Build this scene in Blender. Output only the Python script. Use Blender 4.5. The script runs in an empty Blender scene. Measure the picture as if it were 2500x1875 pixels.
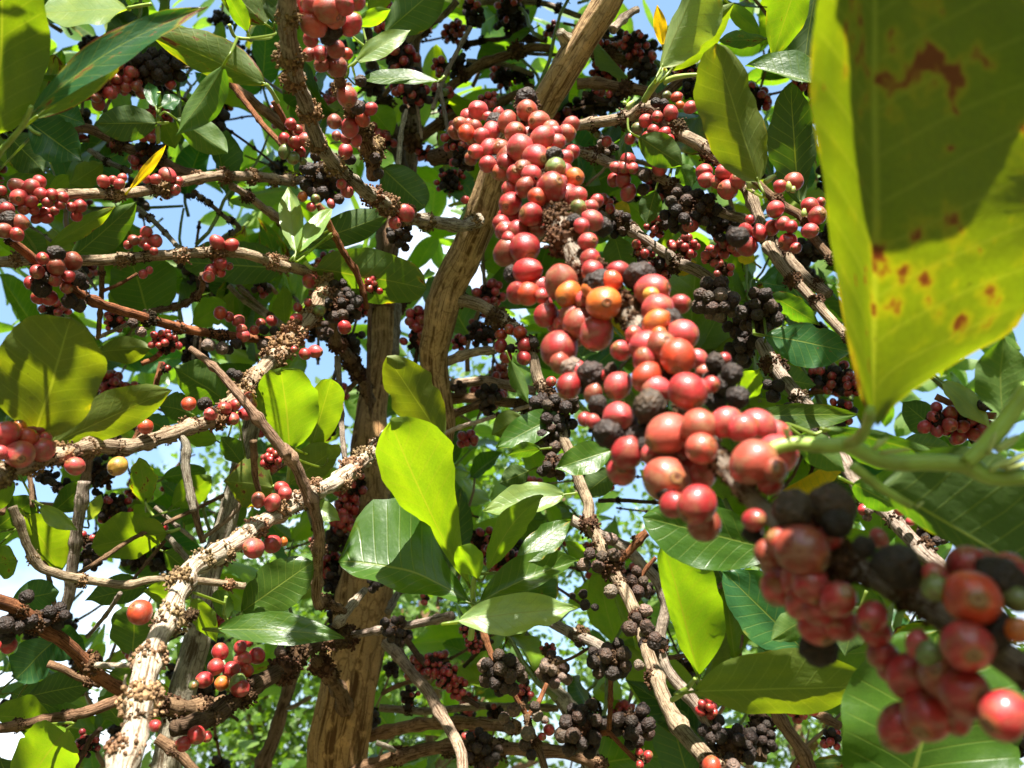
import bpy, bmesh, math, random
from mathutils import Vector, Matrix, noise
R = math.radians
SC = bpy.context.scene
COL = SC.collection
# ------------------------------------------------------------------ camera
PITCH, LENS = 25.0, 30.0
CAM = Vector((0, 0, 1.55))
cd = bpy.data.cameras.new('camera'); cam = bpy.data.objects.new('camera', cd); COL.objects.link(cam)
cam.location = CAM; cam.rotation_euler = (R(90 + PITCH), 0, 0)
cd.lens = LENS; cd.sensor_width = 36; cd.clip_start = .02; cd.clip_end = 500
cd.dof.use_dof = True; cd.dof.focus_distance = .80; cd.dof.aperture_fstop = 9.5
SC.camera = cam
FWD = Vector((0, math.cos(R(PITCH)), math.sin(R(PITCH))))
UPV = Vector((0, -math.sin(R(PITCH)), math.cos(R(PITCH))))
RGT = Vector((1, 0, 0))
F = 2500 * LENS / 36
# ------------------------------------------------------------------ light
SUN_EL, SUN_AZ = 53.0, 177.0          # azimuth from +Y, clockwise
SUN = Vector((math.sin(R(SUN_AZ)) * math.cos(R(SUN_EL)), math.cos(R(SUN_AZ)) * math.cos(R(SUN_EL)), math.sin(R(SUN_EL))))
sl = bpy.data.lights.new('sun', 'SUN'); so = bpy.data.objects.new('sun', sl); COL.objects.link(so)
sl.energy = 5.0; sl.angle = R(.53); sl.color = (1, .95, .86)
so.rotation_euler = SUN.to_track_quat('Z', 'Y').to_euler(); so.location = (0, -2, 6)
W = bpy.data.worlds.new('World'); SC.world = W; W.use_nodes = True
nt = W.node_tree; nt.nodes.clear()
out = nt.nodes.new('ShaderNodeOutputWorld'); bg = nt.nodes.new('ShaderNodeBackground')
sky = nt.nodes.new('ShaderNodeTexSky'); sky.sky_type = 'NISHITA'; sky.sun_disc = False
sky.sun_elevation = R(SUN_EL); sky.sun_rotation = R(SUN_AZ); sky.air_density = 1.0; sky.dust_density = 1.6; sky.ozone_density = .25
tc = nt.nodes.new('ShaderNodeTexCoord'); nz = nt.nodes.new('ShaderNodeTexNoise'); nz.inputs['Scale'].default_value = 2.6; nz.inputs['Detail'].default_value = 6
mp = nt.nodes.new('ShaderNodeMapRange'); mp.inputs[1].default_value = .54; mp.inputs[2].default_value = .74; mp.inputs[3].default_value = .03
mx = nt.nodes.new('ShaderNodeMix'); mx.data_type = 'RGBA'; mx.inputs[7].default_value = (9.5, 9.8, 10.2, 1)
nt.links.new(tc.outputs['Generated'], nz.inputs['Vector']); nt.links.new(nz.outputs['Fac'], mp.inputs[0])
nt.links.new(mp.outputs[0], mx.inputs[0]); hz = nt.nodes.new('ShaderNodeMix'); hz.data_type = 'RGBA'; hz.inputs[0].default_value = .5; hz.inputs[7].default_value = (1.0, 2.2, 3.7, 1)   # thin bright haze high up
nt.links.new(sky.outputs[0], hz.inputs[6]); nt.links.new(hz.outputs[2], mx.inputs[6]); nt.links.new(mx.outputs[2], bg.inputs[0])
bg.inputs[1].default_value = .086; nt.links.new(bg.outputs[0], out.inputs[0])
vs = SC.view_settings; vs.view_transform = 'Standard'; vs.look = 'None'; vs.gamma = 1; vs.use_curve_mapping = False; vs.exposure = 1.92
try:
    SC.cycles.max_bounces = 8; SC.cycles.transmission_bounces = 6; SC.cycles.use_denoising = True
    SC.cycles.sample_clamp_indirect = 6
except Exception: pass
# ------------------------------------------------------------------ pixels (of the 2500x1875 photograph) to points
TO = {1:(0,0,.3857),2:(600,0,.3857),3:(1200,0,.3857),4:(1800,0,.3857),5:(0,600,.3857),6:(600,600,.3857),7:(1200,600,.3857),8:(1800,600,.3857),
      9:(0,1200,.407),10:(600,1200,.407),11:(1200,1200,.407),12:(1800,1200,.407),0:(0,0,1)}
def T(t, x, y): o = TO[t]; return (o[0] + x * o[2], o[1] + y * o[2])
def ray(x, y): return FWD + RGT * ((x - 1250) / F) - UPV * ((y - 937.5) / F)
def P(x, y, d): return CAM + ray(x, y) * d
def proj(p):
    v = p - CAM; d = v.dot(FWD)
    if d <= .01: return (-9e4, -9e4, d)
    return (1250 + v.dot(RGT) / d * F, 937.5 - v.dot(UPV) / d * F, d)
def sm(a, b, x):
    t = max(0, min(1, (x - a) / (b - a))); return t * t * (3 - 2 * t)
def lin(L, t):
    if not isinstance(L, (list, tuple)): return L
    k = t * (len(L) - 1); i = min(int(k), len(L) - 2); return L[i] + (L[i + 1] - L[i]) * (k - i)
# ------------------------------------------------------------------ materials
def mat(name):
    m = bpy.data.materials.new(name); m.use_nodes = True; n = m.node_tree; n.nodes.clear()
    def N(t, **k):
        o = n.nodes.new('ShaderNode' + t)
        for a, b in k.items():
            if a.startswith('i_'):
                key = a[2:]; o.inputs[int(key) if key.isdigit() else key.replace('_', ' ')].default_value = b
            else: setattr(o, a, b)
        return o
    def L(a, b): n.links.new(a, b)
    o = N('OutputMaterial'); return m, N, L, o
def mixc(N, L, f, a, b, mode='MIX'):
    x = N('Mix', data_type='RGBA', blend_type=mode)
    for s, v in ((0, f), (6, a), (7, b)):
        if hasattr(v, 'is_output'): L(v, x.inputs[s])
        else: x.inputs[s].default_value = v
    return x.outputs[2]
def mth(N, L, op, a, b=None, c=None):
    x = N('Math', operation=op)
    for i, v in enumerate((a, b, c)):
        if v is None: continue
        if hasattr(v, 'is_output'): L(v, x.inputs[i])
        else: x.inputs[i].default_value = v
    return x.outputs[0]
def rng(N, L, v, a, b, c=0, d=1, smooth=True):
    x = N('MapRange', interpolation_type='SMOOTHSTEP' if smooth else 'LINEAR')
    L(v, x.inputs[0])
    for i, q in enumerate((a, b, c, d)): x.inputs[i + 1].default_value = q
    return x.outputs[0]
def leaf_material():
    m, N, L, o = mat('leaf')
    uv = N('UVMap'); s = N('SeparateXYZ'); L(uv.outputs[0], s.inputs[0])
    oi = N('ObjectInfo'); geo = N('NewGeometry'); tc = N('TexCoord')
    au = mth(N, L, 'ABSOLUTE', mth(N, L, 'MULTIPLY_ADD', s.outputs[0], 2, -1)); V = s.outputs[1]
    n1 = N('TexNoise', i_Scale=4.0, i_Detail=5.0, noise_dimensions='4D'); L(uv.outputs[0], n1.inputs['Vector'])
    rw = mth(N, L, 'MULTIPLY', oi.outputs['Random'], 50); L(rw, n1.inputs['W'])
    n2 = N('TexNoise', i_Scale=16.0, i_Detail=4.0, noise_dimensions='4D'); L(uv.outputs[0], n2.inputs['Vector']); L(rw, n2.inputs['W'])
    # veins: midrib plus arched laterals
    mid = rng(N, L, mth(N, L, 'ADD', au, mth(N, L, 'MULTIPLY', V, .018)), .022, .045, 1, 0)
    t = mth(N, L, 'MULTIPLY', mth(N, L, 'SUBTRACT', V, mth(N, L, 'MULTIPLY', mth(N, L, 'POWER', au, .8), .17)), 10.5)
    fr = mth(N, L, 'ABSOLUTE', mth(N, L, 'SUBTRACT', mth(N, L, 'FRACT', t), .5))
    lat = mth(N, L, 'MULTIPLY', rng(N, L, fr, .02, .075, 1, 0), rng(N, L, au, .75, 1.0, 1, 0))
    vein = mth(N, L, 'MAXIMUM', mid, mth(N, L, 'MULTIPLY', lat, .55))
    base = mixc(N, L, rng(N, L, n1.outputs[0], .3, .75), oi.outputs['Color'], mixc(N, L, 1, oi.outputs['Color'], (1.45, 1.25, .9, 1), 'MULTIPLY'))
    fine = N('TexNoise', i_Scale=70.0, i_Detail=3.0); L(uv.outputs[0], fine.inputs['Vector'])
    base = mixc(N, L, rng(N, L, fine.outputs[0], .35, .7, 0, .3), base, mixc(N, L, 1, base, (.6, .65, .6, 1), 'MULTIPLY'))
    base = mixc(N, L, mth(N, L, 'MULTIPLY', mth(N, L, 'MAXIMUM', vein, mth(N, L, 'MULTIPLY', mid, 1.5)), .45), base, (.20, .26, .05, 1))
    # dark specks, brown blotches and burnt rims (amount in the object's alpha)
    al = oi.outputs['Alpha']
    rim = mth(N, L, 'ADD', mth(N, L, 'MAXIMUM', au, mth(N, L, 'MULTIPLY', V, 1.0)), mth(N, L, 'MULTIPLY', mth(N, L, 'SUBTRACT', n1.outputs[0], .5), 1.5))
    thr = mth(N, L, 'SUBTRACT', 1.30, mth(N, L, 'MULTIPLY', al, .75))
    burn = rng(N, L, mth(N, L, 'SUBTRACT', rim, thr), 0, .05)
    halo = rng(N, L, mth(N, L, 'SUBTRACT', rim, thr), -.14, .03)
    spot = rng(N, L, n2.outputs[0], .665, .70)
    burn = mth(N, L, 'MAXIMUM', burn, mth(N, L, 'MULTIPLY', spot, rng(N, L, al, .05, .35)))
    burn = mth(N, L, 'MAXIMUM', burn, mth(N, L, 'MULTIPLY', rng(N, L, mth(N, L, 'ADD', n1.outputs[0], mth(N, L, 'MULTIPLY', n2.outputs[0], .25)), .735, .80), rng(N, L, al, .22, .3)))
    n3 = N('TexNoise', i_Scale=40.0, i_Detail=2.0, noise_dimensions='4D'); L(uv.outputs[0], n3.inputs['Vector']); L(rw, n3.inputs['W'])
    speck = rng(N, L, n3.outputs[0], .72, .77, 0, .75)
    hal2 = mth(N, L, 'MULTIPLY', rng(N, L, mth(N, L, 'ADD', n1.outputs[0], mth(N, L, 'MULTIPLY', n2.outputs[0], .25)), .67, .76), rng(N, L, al, .22, .3))
    halo = mth(N, L, 'MAXIMUM', halo, mth(N, L, 'MULTIPLY', hal2, .4))
    base = mixc(N, L, mth(N, L, 'MULTIPLY', halo, .7), base, (.30, .24, .015, 1))
    brown = mixc(N, L, n2.outputs[0], (.09, .025, .008, 1), (.26, .085, .03, 1))
    base = mixc(N, L, burn, base, brown)
    base = mixc(N, L, speck, base, (.02, .018, .008, 1))
    tr = mixc(N, L, 1, base, (3.3, 3.0, .45, 1), 'MULTIPLY')
    vn = N('TexVoronoi', feature='DISTANCE_TO_EDGE', i_Scale=1.0); vm = N('Mapping'); vm.inputs['Scale'].default_value = (26, 52, 1); L(uv.outputs[0], vm.inputs[0]); L(mixc(N, L, .04, vm.outputs[0], n2.outputs[1]), vn.inputs['Vector'])
    net = rng(N, L, vn.outputs['Distance'], .02, .14, .30, 0)
    tr = mixc(N, L, net, tr, mixc(N, L, 1, tr, (.62, .6, .6, 1), 'MULTIPLY')); base = mixc(N, L, net, base, mixc(N, L, 1, base, (1.5, 1.4, 1.3, 1), 'MULTIPLY'))
    tr = mixc(N, L, mth(N, L, 'MULTIPLY', vein, .55), tr, mixc(N, L, 1, tr, (.7, .62, .7, 1), 'MULTIPLY'))
    tr = mixc(N, L, burn, tr, (.16, .035, .006, 1))
    under = mixc(N, L, geo.outputs['Backfacing'], base, mixc(N, L, .32, mixc(N, L, 1, base, (1.35, 1.3, 1.3, 1), 'MULTIPLY'), (.13, .17, .06, 1)))
    under = mixc(N, L, burn, under, brown)
    pb = N('BsdfPrincipled'); L(under, pb.inputs['Base Color'])
    rg = mth(N, L, 'MULTIPLY_ADD', geo.outputs['Backfacing'], .25, .30)
    L(mth(N, L, 'ADD', rg, mth(N, L, 'MULTIPLY', n2.outputs[0], .12)), pb.inputs['Roughness']); pb.inputs['Specular IOR Level'].default_value = .5
    bm = N('Bump', i_Strength=.22, i_Distance=.003)
    L(mth(N, L, 'ADD', mth(N, L, 'MULTIPLY', vein, -1.0), mth(N, L, 'MULTIPLY', n2.outputs[0], .7)), bm.inputs['Height']); L(bm.outputs[0], pb.inputs['Normal'])
    tl = N('BsdfTranslucent'); L(tr, tl.inputs['Color'])
    ms = N('MixShader', i_0=.45); L(pb.outputs[0], ms.inputs[1]); L(tl.outputs[0], ms.inputs[2]); L(ms.outputs[0], o.inputs[0])
    return m
def bark_material():
    m, N, L, o = mat('bark')
    uv = N('UVMap'); oi = N('ObjectInfo'); tc = N('TexCoord')
    mpn = N('Mapping'); mpn.inputs['Scale'].default_value = (17, .8, 1); L(uv.outputs[0], mpn.inputs[0])
    a = N('TexNoise', i_Scale=1.6, i_Detail=8.0, i_Roughness=.65, i_Distortion=.6); L(mpn.outputs[0], a.inputs['Vector'])
    b = N('TexNoise', i_Scale=60.0, i_Detail=5.0); L(tc.outputs['Object'], b.inputs['Vector'])
    c = N('TexNoise', i_Scale=320.0, i_Detail=4.0); L(tc.outputs['Object'], c.inputs['Vector'])
    dark = mixc(N, L, 1, oi.outputs['Color'], (.26, .20, .15, 1), 'MULTIPLY')
    lite = mixc(N, L, 1, oi.outputs['Color'], (1.3, 1.28, 1.25, 1), 'MULTIPLY')
    col = mixc(N, L, rng(N, L, a.outputs[0], .40, .53), dark, oi.outputs['Color'])
    col = mixc(N, L, rng(N, L, b.outputs[0], .48, .68), col, lite)
    col = mixc(N, L, rng(N, L, c.outputs[0], .56, .72, 0, .6), col, dark)
    col = mixc(N, L, rng(N, L, b.outputs[0], .22, .36, .75, 0), col, dark)
    vo = N('TexVoronoi', feature='DISTANCE_TO_EDGE', i_Scale=5.0); mp2 = N('Mapping'); mp2.inputs['Scale'].default_value = (3, .7, 1); L(uv.outputs[0], mp2.inputs[0]); L(mixc(N, L, .12, mp2.outputs[0], b.outputs[1]), vo.inputs['Vector'])
    crk = rng(N, L, vo.outputs['Distance'], .0, .06, 1, 0)
    col = mixc(N, L, mth(N, L, 'MULTIPLY', crk, .55), col, dark)
    pb = N('BsdfPrincipled', i_Roughness=.85); pb.inputs['Specular IOR Level'].default_value = .2
    L(col, pb.inputs['Base Color'])
    bm = N('Bump', i_Strength=.9, i_Distance=.0035)
    L(mth(N, L, 'ADD', a.outputs[0], mth(N, L, 'MULTIPLY', c.outputs[0], .35)), bm.inputs['Height']); L(bm.outputs[0], pb.inputs['Normal'])
    L(pb.outputs[0], o.inputs[0]); return m
def crumb_material():
    m, N, L, o = mat('spent_flower_crust')
    oi = N('ObjectInfo'); tc = N('TexCoord')
    a = N('TexNoise', i_Scale=3.2, i_Detail=6.0); L(tc.outputs['Object'], a.inputs['Vector'])
    col = mixc(N, L, rng(N, L, a.outputs[0], .35, .68), mixc(N, L, 1, oi.outputs['Color'], (.4, .33, .28, 1), 'MULTIPLY'), mixc(N, L, 1, oi.outputs['Color'], (1.5, 1.35, 1.1, 1), 'MULTIPLY'))
    pb = N('BsdfPrincipled', i_Roughness=.9); L(col, pb.inputs['Base Color']); pb.inputs['Specular IOR Level'].default_value = .15
    L(pb.outputs[0], o.inputs[0]); return m
def shoot_material():
    m, N, L, o = mat('green_shoot')
    oi = N('ObjectInfo'); tc = N('TexCoord')
    a = N('TexNoise', i_Scale=90.0, i_Detail=4.0); L(tc.outputs['Object'], a.inputs['Vector'])
    col = mixc(N, L, rng(N, L, a.outputs[0], .4, .7), oi.outputs['Color'], mixc(N, L, 1, oi.outputs['Color'], (.75, .7, .6, 1), 'MULTIPLY'))
    pb = N('BsdfPrincipled', i_Roughness=.42); L(col, pb.inputs['Base Color']); pb.inputs['Subsurface Weight'].default_value = .15
    pb.inputs['Subsurface Radius'].default_value = (.003, .004, .001)
    L(pb.outputs[0], o.inputs[0]); return m
def cherry_material():
    m, N, L, o = mat('cherry_skin')
    oi = N('ObjectInfo'); tc = N('TexCoord'); s = N('SeparateXYZ'); L(tc.outputs['Object'], s.inputs[0])
    rw = mth(N, L, 'MULTIPLY', oi.outputs['Random'], 90)
    n1 = N('TexNoise', i_Scale=1.3, i_Detail=4.0, noise_dimensions='4D'); n2 = N('TexNoise', i_Scale=11.0, i_Detail=5.0, noise_dimensions='4D')
    n3 = N('TexNoise', i_Scale=26.0, i_Detail=2.0, noise_dimensions='4D')
    for q in (n1, n2, n3): L(tc.outputs['Object'], q.inputs['Vector']); L(rw, q.inputs['W'])
    C = oi.outputs['Color']; al = oi.outputs['Alpha']
    col = mixc(N, L, rng(N, L, n1.outputs[0], .38, .62), C, mixc(N, L, 1, C, (.62, .5, .6, 1), 'MULTIPLY'))
    col = mixc(N, L, rng(N, L, n1.outputs[0], .60, .78, 0, .55), col, (.50, .16, .025, 1))
    dust = rng(N, L, mth(N, L, 'ADD', n1.outputs[0], mth(N, L, 'MULTIPLY', n2.outputs[0], .5)), .70, .92)
    col = mixc(N, L, mth(N, L, 'MULTIPLY', dust, al), col, (.30, .15, .075, 1))
    col = mixc(N, L, rng(N, L, n3.outputs[0], .60, .72, 0, .35), col, mixc(N, L, 1, C, (1.3, 2.2, 1.7, 1), 'MULTIPLY'))
    col = mixc(N, L, rng(N, L, n3.outputs[0], .25, .33, .5, 0), col, (.05, .018, .012, 1))
    col = mixc(N, L, rng(N, L, s.outputs[2], .82, 1.0, 0, .4), col, (.40, .17, .04, 1))
    n4 = N('TexNoise', i_Scale=60.0, i_Detail=2.0); L(tc.outputs['Object'], n4.inputs['Vector'])
    col = mixc(N, L, rng(N, L, n4.outputs[0], .60, .74, 0, .45), col, (.42, .20, .09, 1))
    col = mixc(N, L, rng(N, L, n2.outputs[0], .62, .72, 0, .55), col, mixc(N, L, 1, col, (.45, .35, .4, 1), 'MULTIPLY'))
    rg_ = mth(N, L, 'ADD', s.outputs[2], mth(N, L, 'MULTIPLY', n2.outputs[0], .03))
    col = mixc(N, L, rng(N, L, rg_, 1.00, 1.012, 0, .85), col, (.09, .03, .014, 1))
    col = mixc(N, L, rng(N, L, rg_, 1.034, 1.045, 0, .9), col, (.26, .13, .045, 1))
    pb = N('BsdfPrincipled'); L(col, pb.inputs['Base Color']); L(mth(N, L, 'MULTIPLY_ADD', mth(N, L, 'MULTIPLY', dust, al), .25, .42), pb.inputs['Roughness'])
    pb.inputs['Specular IOR Level'].default_value = .35; pb.inputs['Coat Weight'].default_value = .65; pb.inputs['Coat Roughness'].default_value = .23
    pb.inputs['Subsurface Weight'].default_value = .12; pb.inputs['Subsurface Radius'].default_value = (.004, .0012, .0008)
    bm = N('Bump', i_Strength=.3, i_Distance=.0009); L(mth(N, L, 'ADD', n2.outputs[0], n3.outputs[0]), bm.inputs['Height']); L(bm.outputs[0], pb.inputs['Normal'])
    L(pb.outputs[0], o.inputs[0]); return m
def dried_material():
    m, N, L, o = mat('dried_cherry_skin')
    oi = N('ObjectInfo'); tc = N('TexCoord')
    n1 = N('TexNoise', i_Scale=3.0, i_Detail=6.0, noise_dimensions='4D'); L(tc.outputs['Object'], n1.inputs['Vector']); L(mth(N, L, 'MULTIPLY', oi.outputs['Random'], 90), n1.inputs['W'])
    C = oi.outputs['Color']
    col = mixc(N, L, rng(N, L, n1.outputs[0], .42, .68), C, mixc(N, L, 1, C, (2.0, 1.8, 1.6, 1), 'MULTIPLY'))
    pb = N('BsdfPrincipled', i_Roughness=.62); L(col, pb.inputs['Base Color']); pb.inputs['Specular IOR Level'].default_value = .35
    n9 = N('TexVoronoi', i_Scale=3.5); L(tc.outputs['Object'], n9.inputs['Vector'])
    bm = N('Bump', i_Strength=.9, i_Distance=.002); L(mth(N, L, 'ADD', n1.outputs[0], mth(N, L, 'MULTIPLY', n9.outputs[0], .5)), bm.inputs['Height']); L(bm.outputs[0], pb.inputs['Normal'])
    L(pb.outputs[0], o.inputs[0]); return m
def soil_material():
    m, N, L, o = mat('soil')
    tc = N('TexCoord'); a = N('TexNoise', i_Scale=1.5, i_Detail=8.0); L(tc.outputs['Object'], a.inputs['Vector'])
    pb = N('BsdfPrincipled', i_Roughness=.95)
    L(mixc(N, L, rng(N, L, a.outputs[0], .4, .6), (.16, .10, .06, 1), (.10, .13, .04, 1)), pb.inputs['Base Color']); L(pb.outputs[0], o.inputs[0]); return m
M_LEAF, M_BARK, M_CRUMB, M_SHOOT, M_CHERRY, M_DRIED, M_SOIL = leaf_material(), bark_material(), crumb_material(), shoot_material(), cherry_material(), dried_material(), soil_material()
# ------------------------------------------------------------------ mesh helpers
class MB:
    def __init__(s): s.v = []; s.f = []; s.uv = []
    def grid(s, rows, uvs, closed=False):
        b = len(s.v); m = len(rows[0])
        for r in rows: s.v += r
        for i in range(len(rows) - 1):
            for j in range(m if closed else m - 1):
                k = (j + 1) % m
                s.f.append((b + i * m + j, b + i * m + k, b + (i + 1) * m + k, b + (i + 1) * m + j))
                u = uvs[i]; w = uvs[i + 1]
                j2 = j + 1
                s.uv.append((u[j], u[j2], w[j2], w[j]))
    def tube(s, pts, rad, sides=10, jit=.12, seed=0.0, cap=True, fur=0):
        n = len(pts); rows = []; uvs = []; arc = 0; up = Vector((.31, .17, .93)); av = sum(rad) / n
        for i, p in enumerate(pts):
            tg = (pts[min(i + 1, n - 1)] - pts[max(i - 1, 0)])
            tg = tg.normalized() if tg.length > 1e-9 else Vector((0, 0, 1))
            a = tg.cross(up); a = a.normalized() if a.length > 1e-4 else tg.orthogonal().normalized()
            b = tg.cross(a); up = -b if False else a.cross(tg)
            if i: arc += (p - pts[i - 1]).length
            row = []; uvr = []
            for j in range(sides):
                th = 2 * math.pi * j / sides; q = a * math.cos(th) + b * math.sin(th)
                k = 1 + jit * (noise.noise((p + q * rad[i] * 1.2) / (av * 1.6) + Vector((seed, 3.1, 0))) + .5 * noise.noise((p + q * rad[i]) / (av * .6) + Vector((0, seed, 7))))
                if fur: k += fur * (noise.noise(Vector((math.cos(th) * 2.6 + seed, math.sin(th) * 2.6, arc / av * .22))) + .6 * noise.noise(Vector((math.cos(th) * 6.5, math.sin(th) * 6.5 + seed, arc / av * .4))))
                row.append(p + q * rad[i] * k)
            for j in range(sides + 1): uvr.append((j / sides, arc / (av * 6.28)))
            rows.append(row); uvs.append(uvr)
        b0 = len(s.v); s.grid(rows, uvs, True)
        if cap:
            for e in (0, n - 1):
                idx = [b0 + e * sides + j for j in range(sides)]
                s.f.append(tuple(idx[::-1] if e == 0 else idx)); s.uv.append(tuple(((.5 + .2 * math.cos(j), uvs[e][0][1] + .1 * math.sin(j)) for j in range(sides))))
    def mesh(s, name, material, off=Vector((0, 0, 0)), smooth=True):
        me = bpy.data.meshes.new(name); me.from_pydata([tuple(v - off) for v in s.v], [], s.f)
        ul = me.uv_layers.new(name='UVMap'); fl = []
        for q in s.uv:
            for c in q: fl += [c[0], c[1]]
        ul.data.foreach_set('uv', fl)
        me.polygons.foreach_set('use_smooth', [smooth] * len(me.polygons)); me.materials.append(material); me.update(); return me
def spline(pts, vals, step):
    """Catmull-Rom through 3-D points; vals interpolate along"""
    o = []; ov = []; n = len(pts)
    for i in range(n - 1):
        p0, p1, p2, p3 = pts[max(i - 1, 0)], pts[i], pts[i + 1], pts[min(i + 2, n - 1)]
        k = max(2, int((p2 - p1).length / step))
        for j in range(k):
            t = j / k
            o.append(.5 * ((2 * p1) + (p2 - p0) * t + (2 * p0 - 5 * p1 + 4 * p2 - p3) * t * t + (3 * p1 - p0 - 3 * p2 + p3) * t ** 3))
            ov.append(vals[i] + (vals[i + 1] - vals[i]) * t)
    o.append(pts[-1].copy()); ov.append(vals[-1]); return o, ov
def new(name, me, parent=None, color=None):
    o = bpy.data.objects.new(name, me); COL.objects.link(o)
    if parent is not None: o.parent = parent
    if color: o.color = color
    return o
def kind(o, k): o['kind'] = k; return o
# ------------------------------------------------------------------ shared meshes: cherries, dried cherries, crusts
def cherry_mesh(name, seg, rings, navel=True, sd=0):
    b = MB(); rows = []; uvs = []
    for i in range(rings + 1):
        t = math.pi * (i / rings); z = math.cos(t); r = math.sin(t)
        if navel:
            t = math.pi * (i / rings) ** 1.15; z = math.cos(t); r = math.sin(t)
            dz = -.05 * math.exp(-(r / .10) ** 2) * (z > 0) + .028 * math.exp(-((r - .22) / .055) ** 2) * (z > 0) - .10 * math.exp(-(r / .25) ** 2) * (z < 0)
        else: dz = 0
        rows.append([Vector((r * math.cos(2 * math.pi * j / seg) * (1.0 + .02 * math.cos(4 * math.pi * j / seg)), r * math.sin(2 * math.pi * j / seg) * .97, z * 1.04 + dz)) for j in range(seg)])
        rows[-1] = [v * (1 + .07 * noise.noise(v * .9 + Vector((sd * 7.3, 0, 0))) + .022 * noise.noise(v * 2.6 + Vector((0, sd * 5.1, 0)))) for v in rows[-1]]
        uvs.append([(j / seg, i / rings) for j in range(seg + 1)])
    b.grid(rows[::-1], uvs, True); return b.mesh(name, M_CHERRY)
def dried_mesh(name, seg, rings, sd):
    b = MB(); rows = []; uvs = []
    for i in range(rings + 1):
        t = math.pi * i / rings
        row = []; z_ = math.cos(t)
        for j in range(seg):
            a = 2 * math.pi * j / seg; v = Vector((math.sin(t) * math.cos(a), math.sin(t) * math.sin(a), math.cos(t)))
            k = 1 + .17 * noise.noise(v * 1.6 + Vector((sd, 0, 0))) + .10 * noise.noise(v * 3.8 + Vector((0, sd, 0))) + .03 * math.cos(9 * a + 2 * z_) * math.sin(t)
            if v.z > .9: k -= .10
            row.append(v * k)
        rows.append(row); uvs.append([(j / seg, i / rings) for j in range(seg + 1)])
    b.grid(rows[::-1], uvs, True); return b.mesh(name, M_DRIED)
CH_HI = [cherry_mesh('cherry', 28, 20, sd=k) for k in range(1, 6)]; CH_LO = [cherry_mesh('cherry_small', 14, 9, sd=k) for k in range(1, 4)]
DR_HI = [dried_mesh('dried_cherry', 26, 16, k * 3.7) for k in range(3)]; DR_LO = [dried_mesh('dried_cherry_small', 12, 8, k * 5.1) for k in range(2)]
ICO = None
def ico_data():
    bm = bmesh.new(); bmesh.ops.create_icosphere(bm, subdivisions=1, radius=1); v = [x.co.copy() for x in bm.verts]; f = [tuple(q.index for q in p.verts) for p in bm.faces]; bm.free(); return v, f
ICO = ico_data()
def crust_mesh(seed, n=150):
    r = random.Random(seed); b = MB()
    for k in range(n):
        d = Vector((r.gauss(0, 1), r.gauss(0, 1), r.gauss(0, 1) * .8)).normalized()
        lump = .88 + .22 * noise.noise(d * 1.7 + Vector((seed * 3.3, 0, 0))); rad = lump * (r.uniform(.85, 1.05) if k % 9 else r.uniform(1.05, 1.25)); s = r.uniform(.07, .15) * (1 if n > 60 else 1.7); c = d * rad; q = d.to_track_quat('Z', 'Y').to_matrix(); el = r.uniform(.8, 1.5)
        o = len(b.v); sx = r.uniform(.7, 1.2)
        for v in ICO[0]: b.v.append(c + q @ Vector((v.x * s * sx, v.y * s, v.z * s * el)) * (1 + .3 * noise.noise(v * 2 + Vector((k, seed, 0)))))
        for f in ICO[1]: b.f.append(tuple(o + i for i in f)); b.uv.append(((0, 0), (1, 0), (0, 1)))
    o = len(b.v)
    for v in ICO[0]: b.v.append(v * (.84 + .2 * noise.noise(v * 1.7 + Vector((seed * 3.3, 0, 0)))))
    for f in ICO[1]: b.f.append(tuple(o + i for i in f)); b.uv.append(((0, 0), (1, 0), (0, 1)))
    return b.mesh('fruit_node', M_CRUMB, smooth=False)
CRUST = [crust_mesh(s) for s in range(6)]
CRUST_LO = [crust_mesh(s + 20, 40) for s in range(3)]
# ------------------------------------------------------------------ colours (linear base colours; alpha = dust or burn)
CC = {'r': (.52, .050, .055, .55), 'R': (.36, .018, .022, .3), 'o': (.62, .15, .022, .2), 'O': (.50, .05, .015, .2), 'b': (.42, .065, .04, .7), 'B': (.26, .04, .022, .5),
      'g': (.15, .20, .05, .2), 'y': (.55, .30, .05, .3), 'p': (.34, .02, .035, .2),
      'k': (.020, .013, .010, 0), 'n': (.042, .026, .018, 0), 'd': (.12, .085, .068, 0)}
BK = {'tan': (.335, .25, .17, 1), 'pale': (.50, .41, .31, 1), 'brown': (.21, .125, .07, 1), 'red': (.27, .105, .045, 1), 'grey': (.31, .26, .20, 1), 'dark': (.105, .065, .04, 1),
      'green': (.30, .42, .08, 1), 'trunk': (.45, .25, .105, 1)}
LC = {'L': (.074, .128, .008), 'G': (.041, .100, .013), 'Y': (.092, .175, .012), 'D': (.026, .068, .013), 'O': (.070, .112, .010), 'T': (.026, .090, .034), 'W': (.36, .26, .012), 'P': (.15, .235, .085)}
def jc(c, r, a=.12):
    k = 1 + r.uniform(-a, a); return (c[0] * k * (1 + r.uniform(-a, a) * .5), c[1] * k * (1 + r.uniform(-a, a) * .5), c[2] * k, c[3] if len(c) > 3 else 1)
def prof(shape, v):
    if isinstance(shape, (list, tuple)):
        for (a, x), (b, y) in zip(shape, shape[1:]):
            if a <= v <= b: return x + (y - x) * (v - a) / (b - a)
        return 0
    if shape == 'o': return max(0, math.sin(math.pi * v ** 1.12)) ** .62
    if shape == 'r': return max(0, 1 - abs(2 * v - 1) ** 2.4) ** .52
    return max(0, math.sin(math.pi * v ** .92)) ** .8 * (1 - .35 * sm(.8, 1, v))
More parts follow.
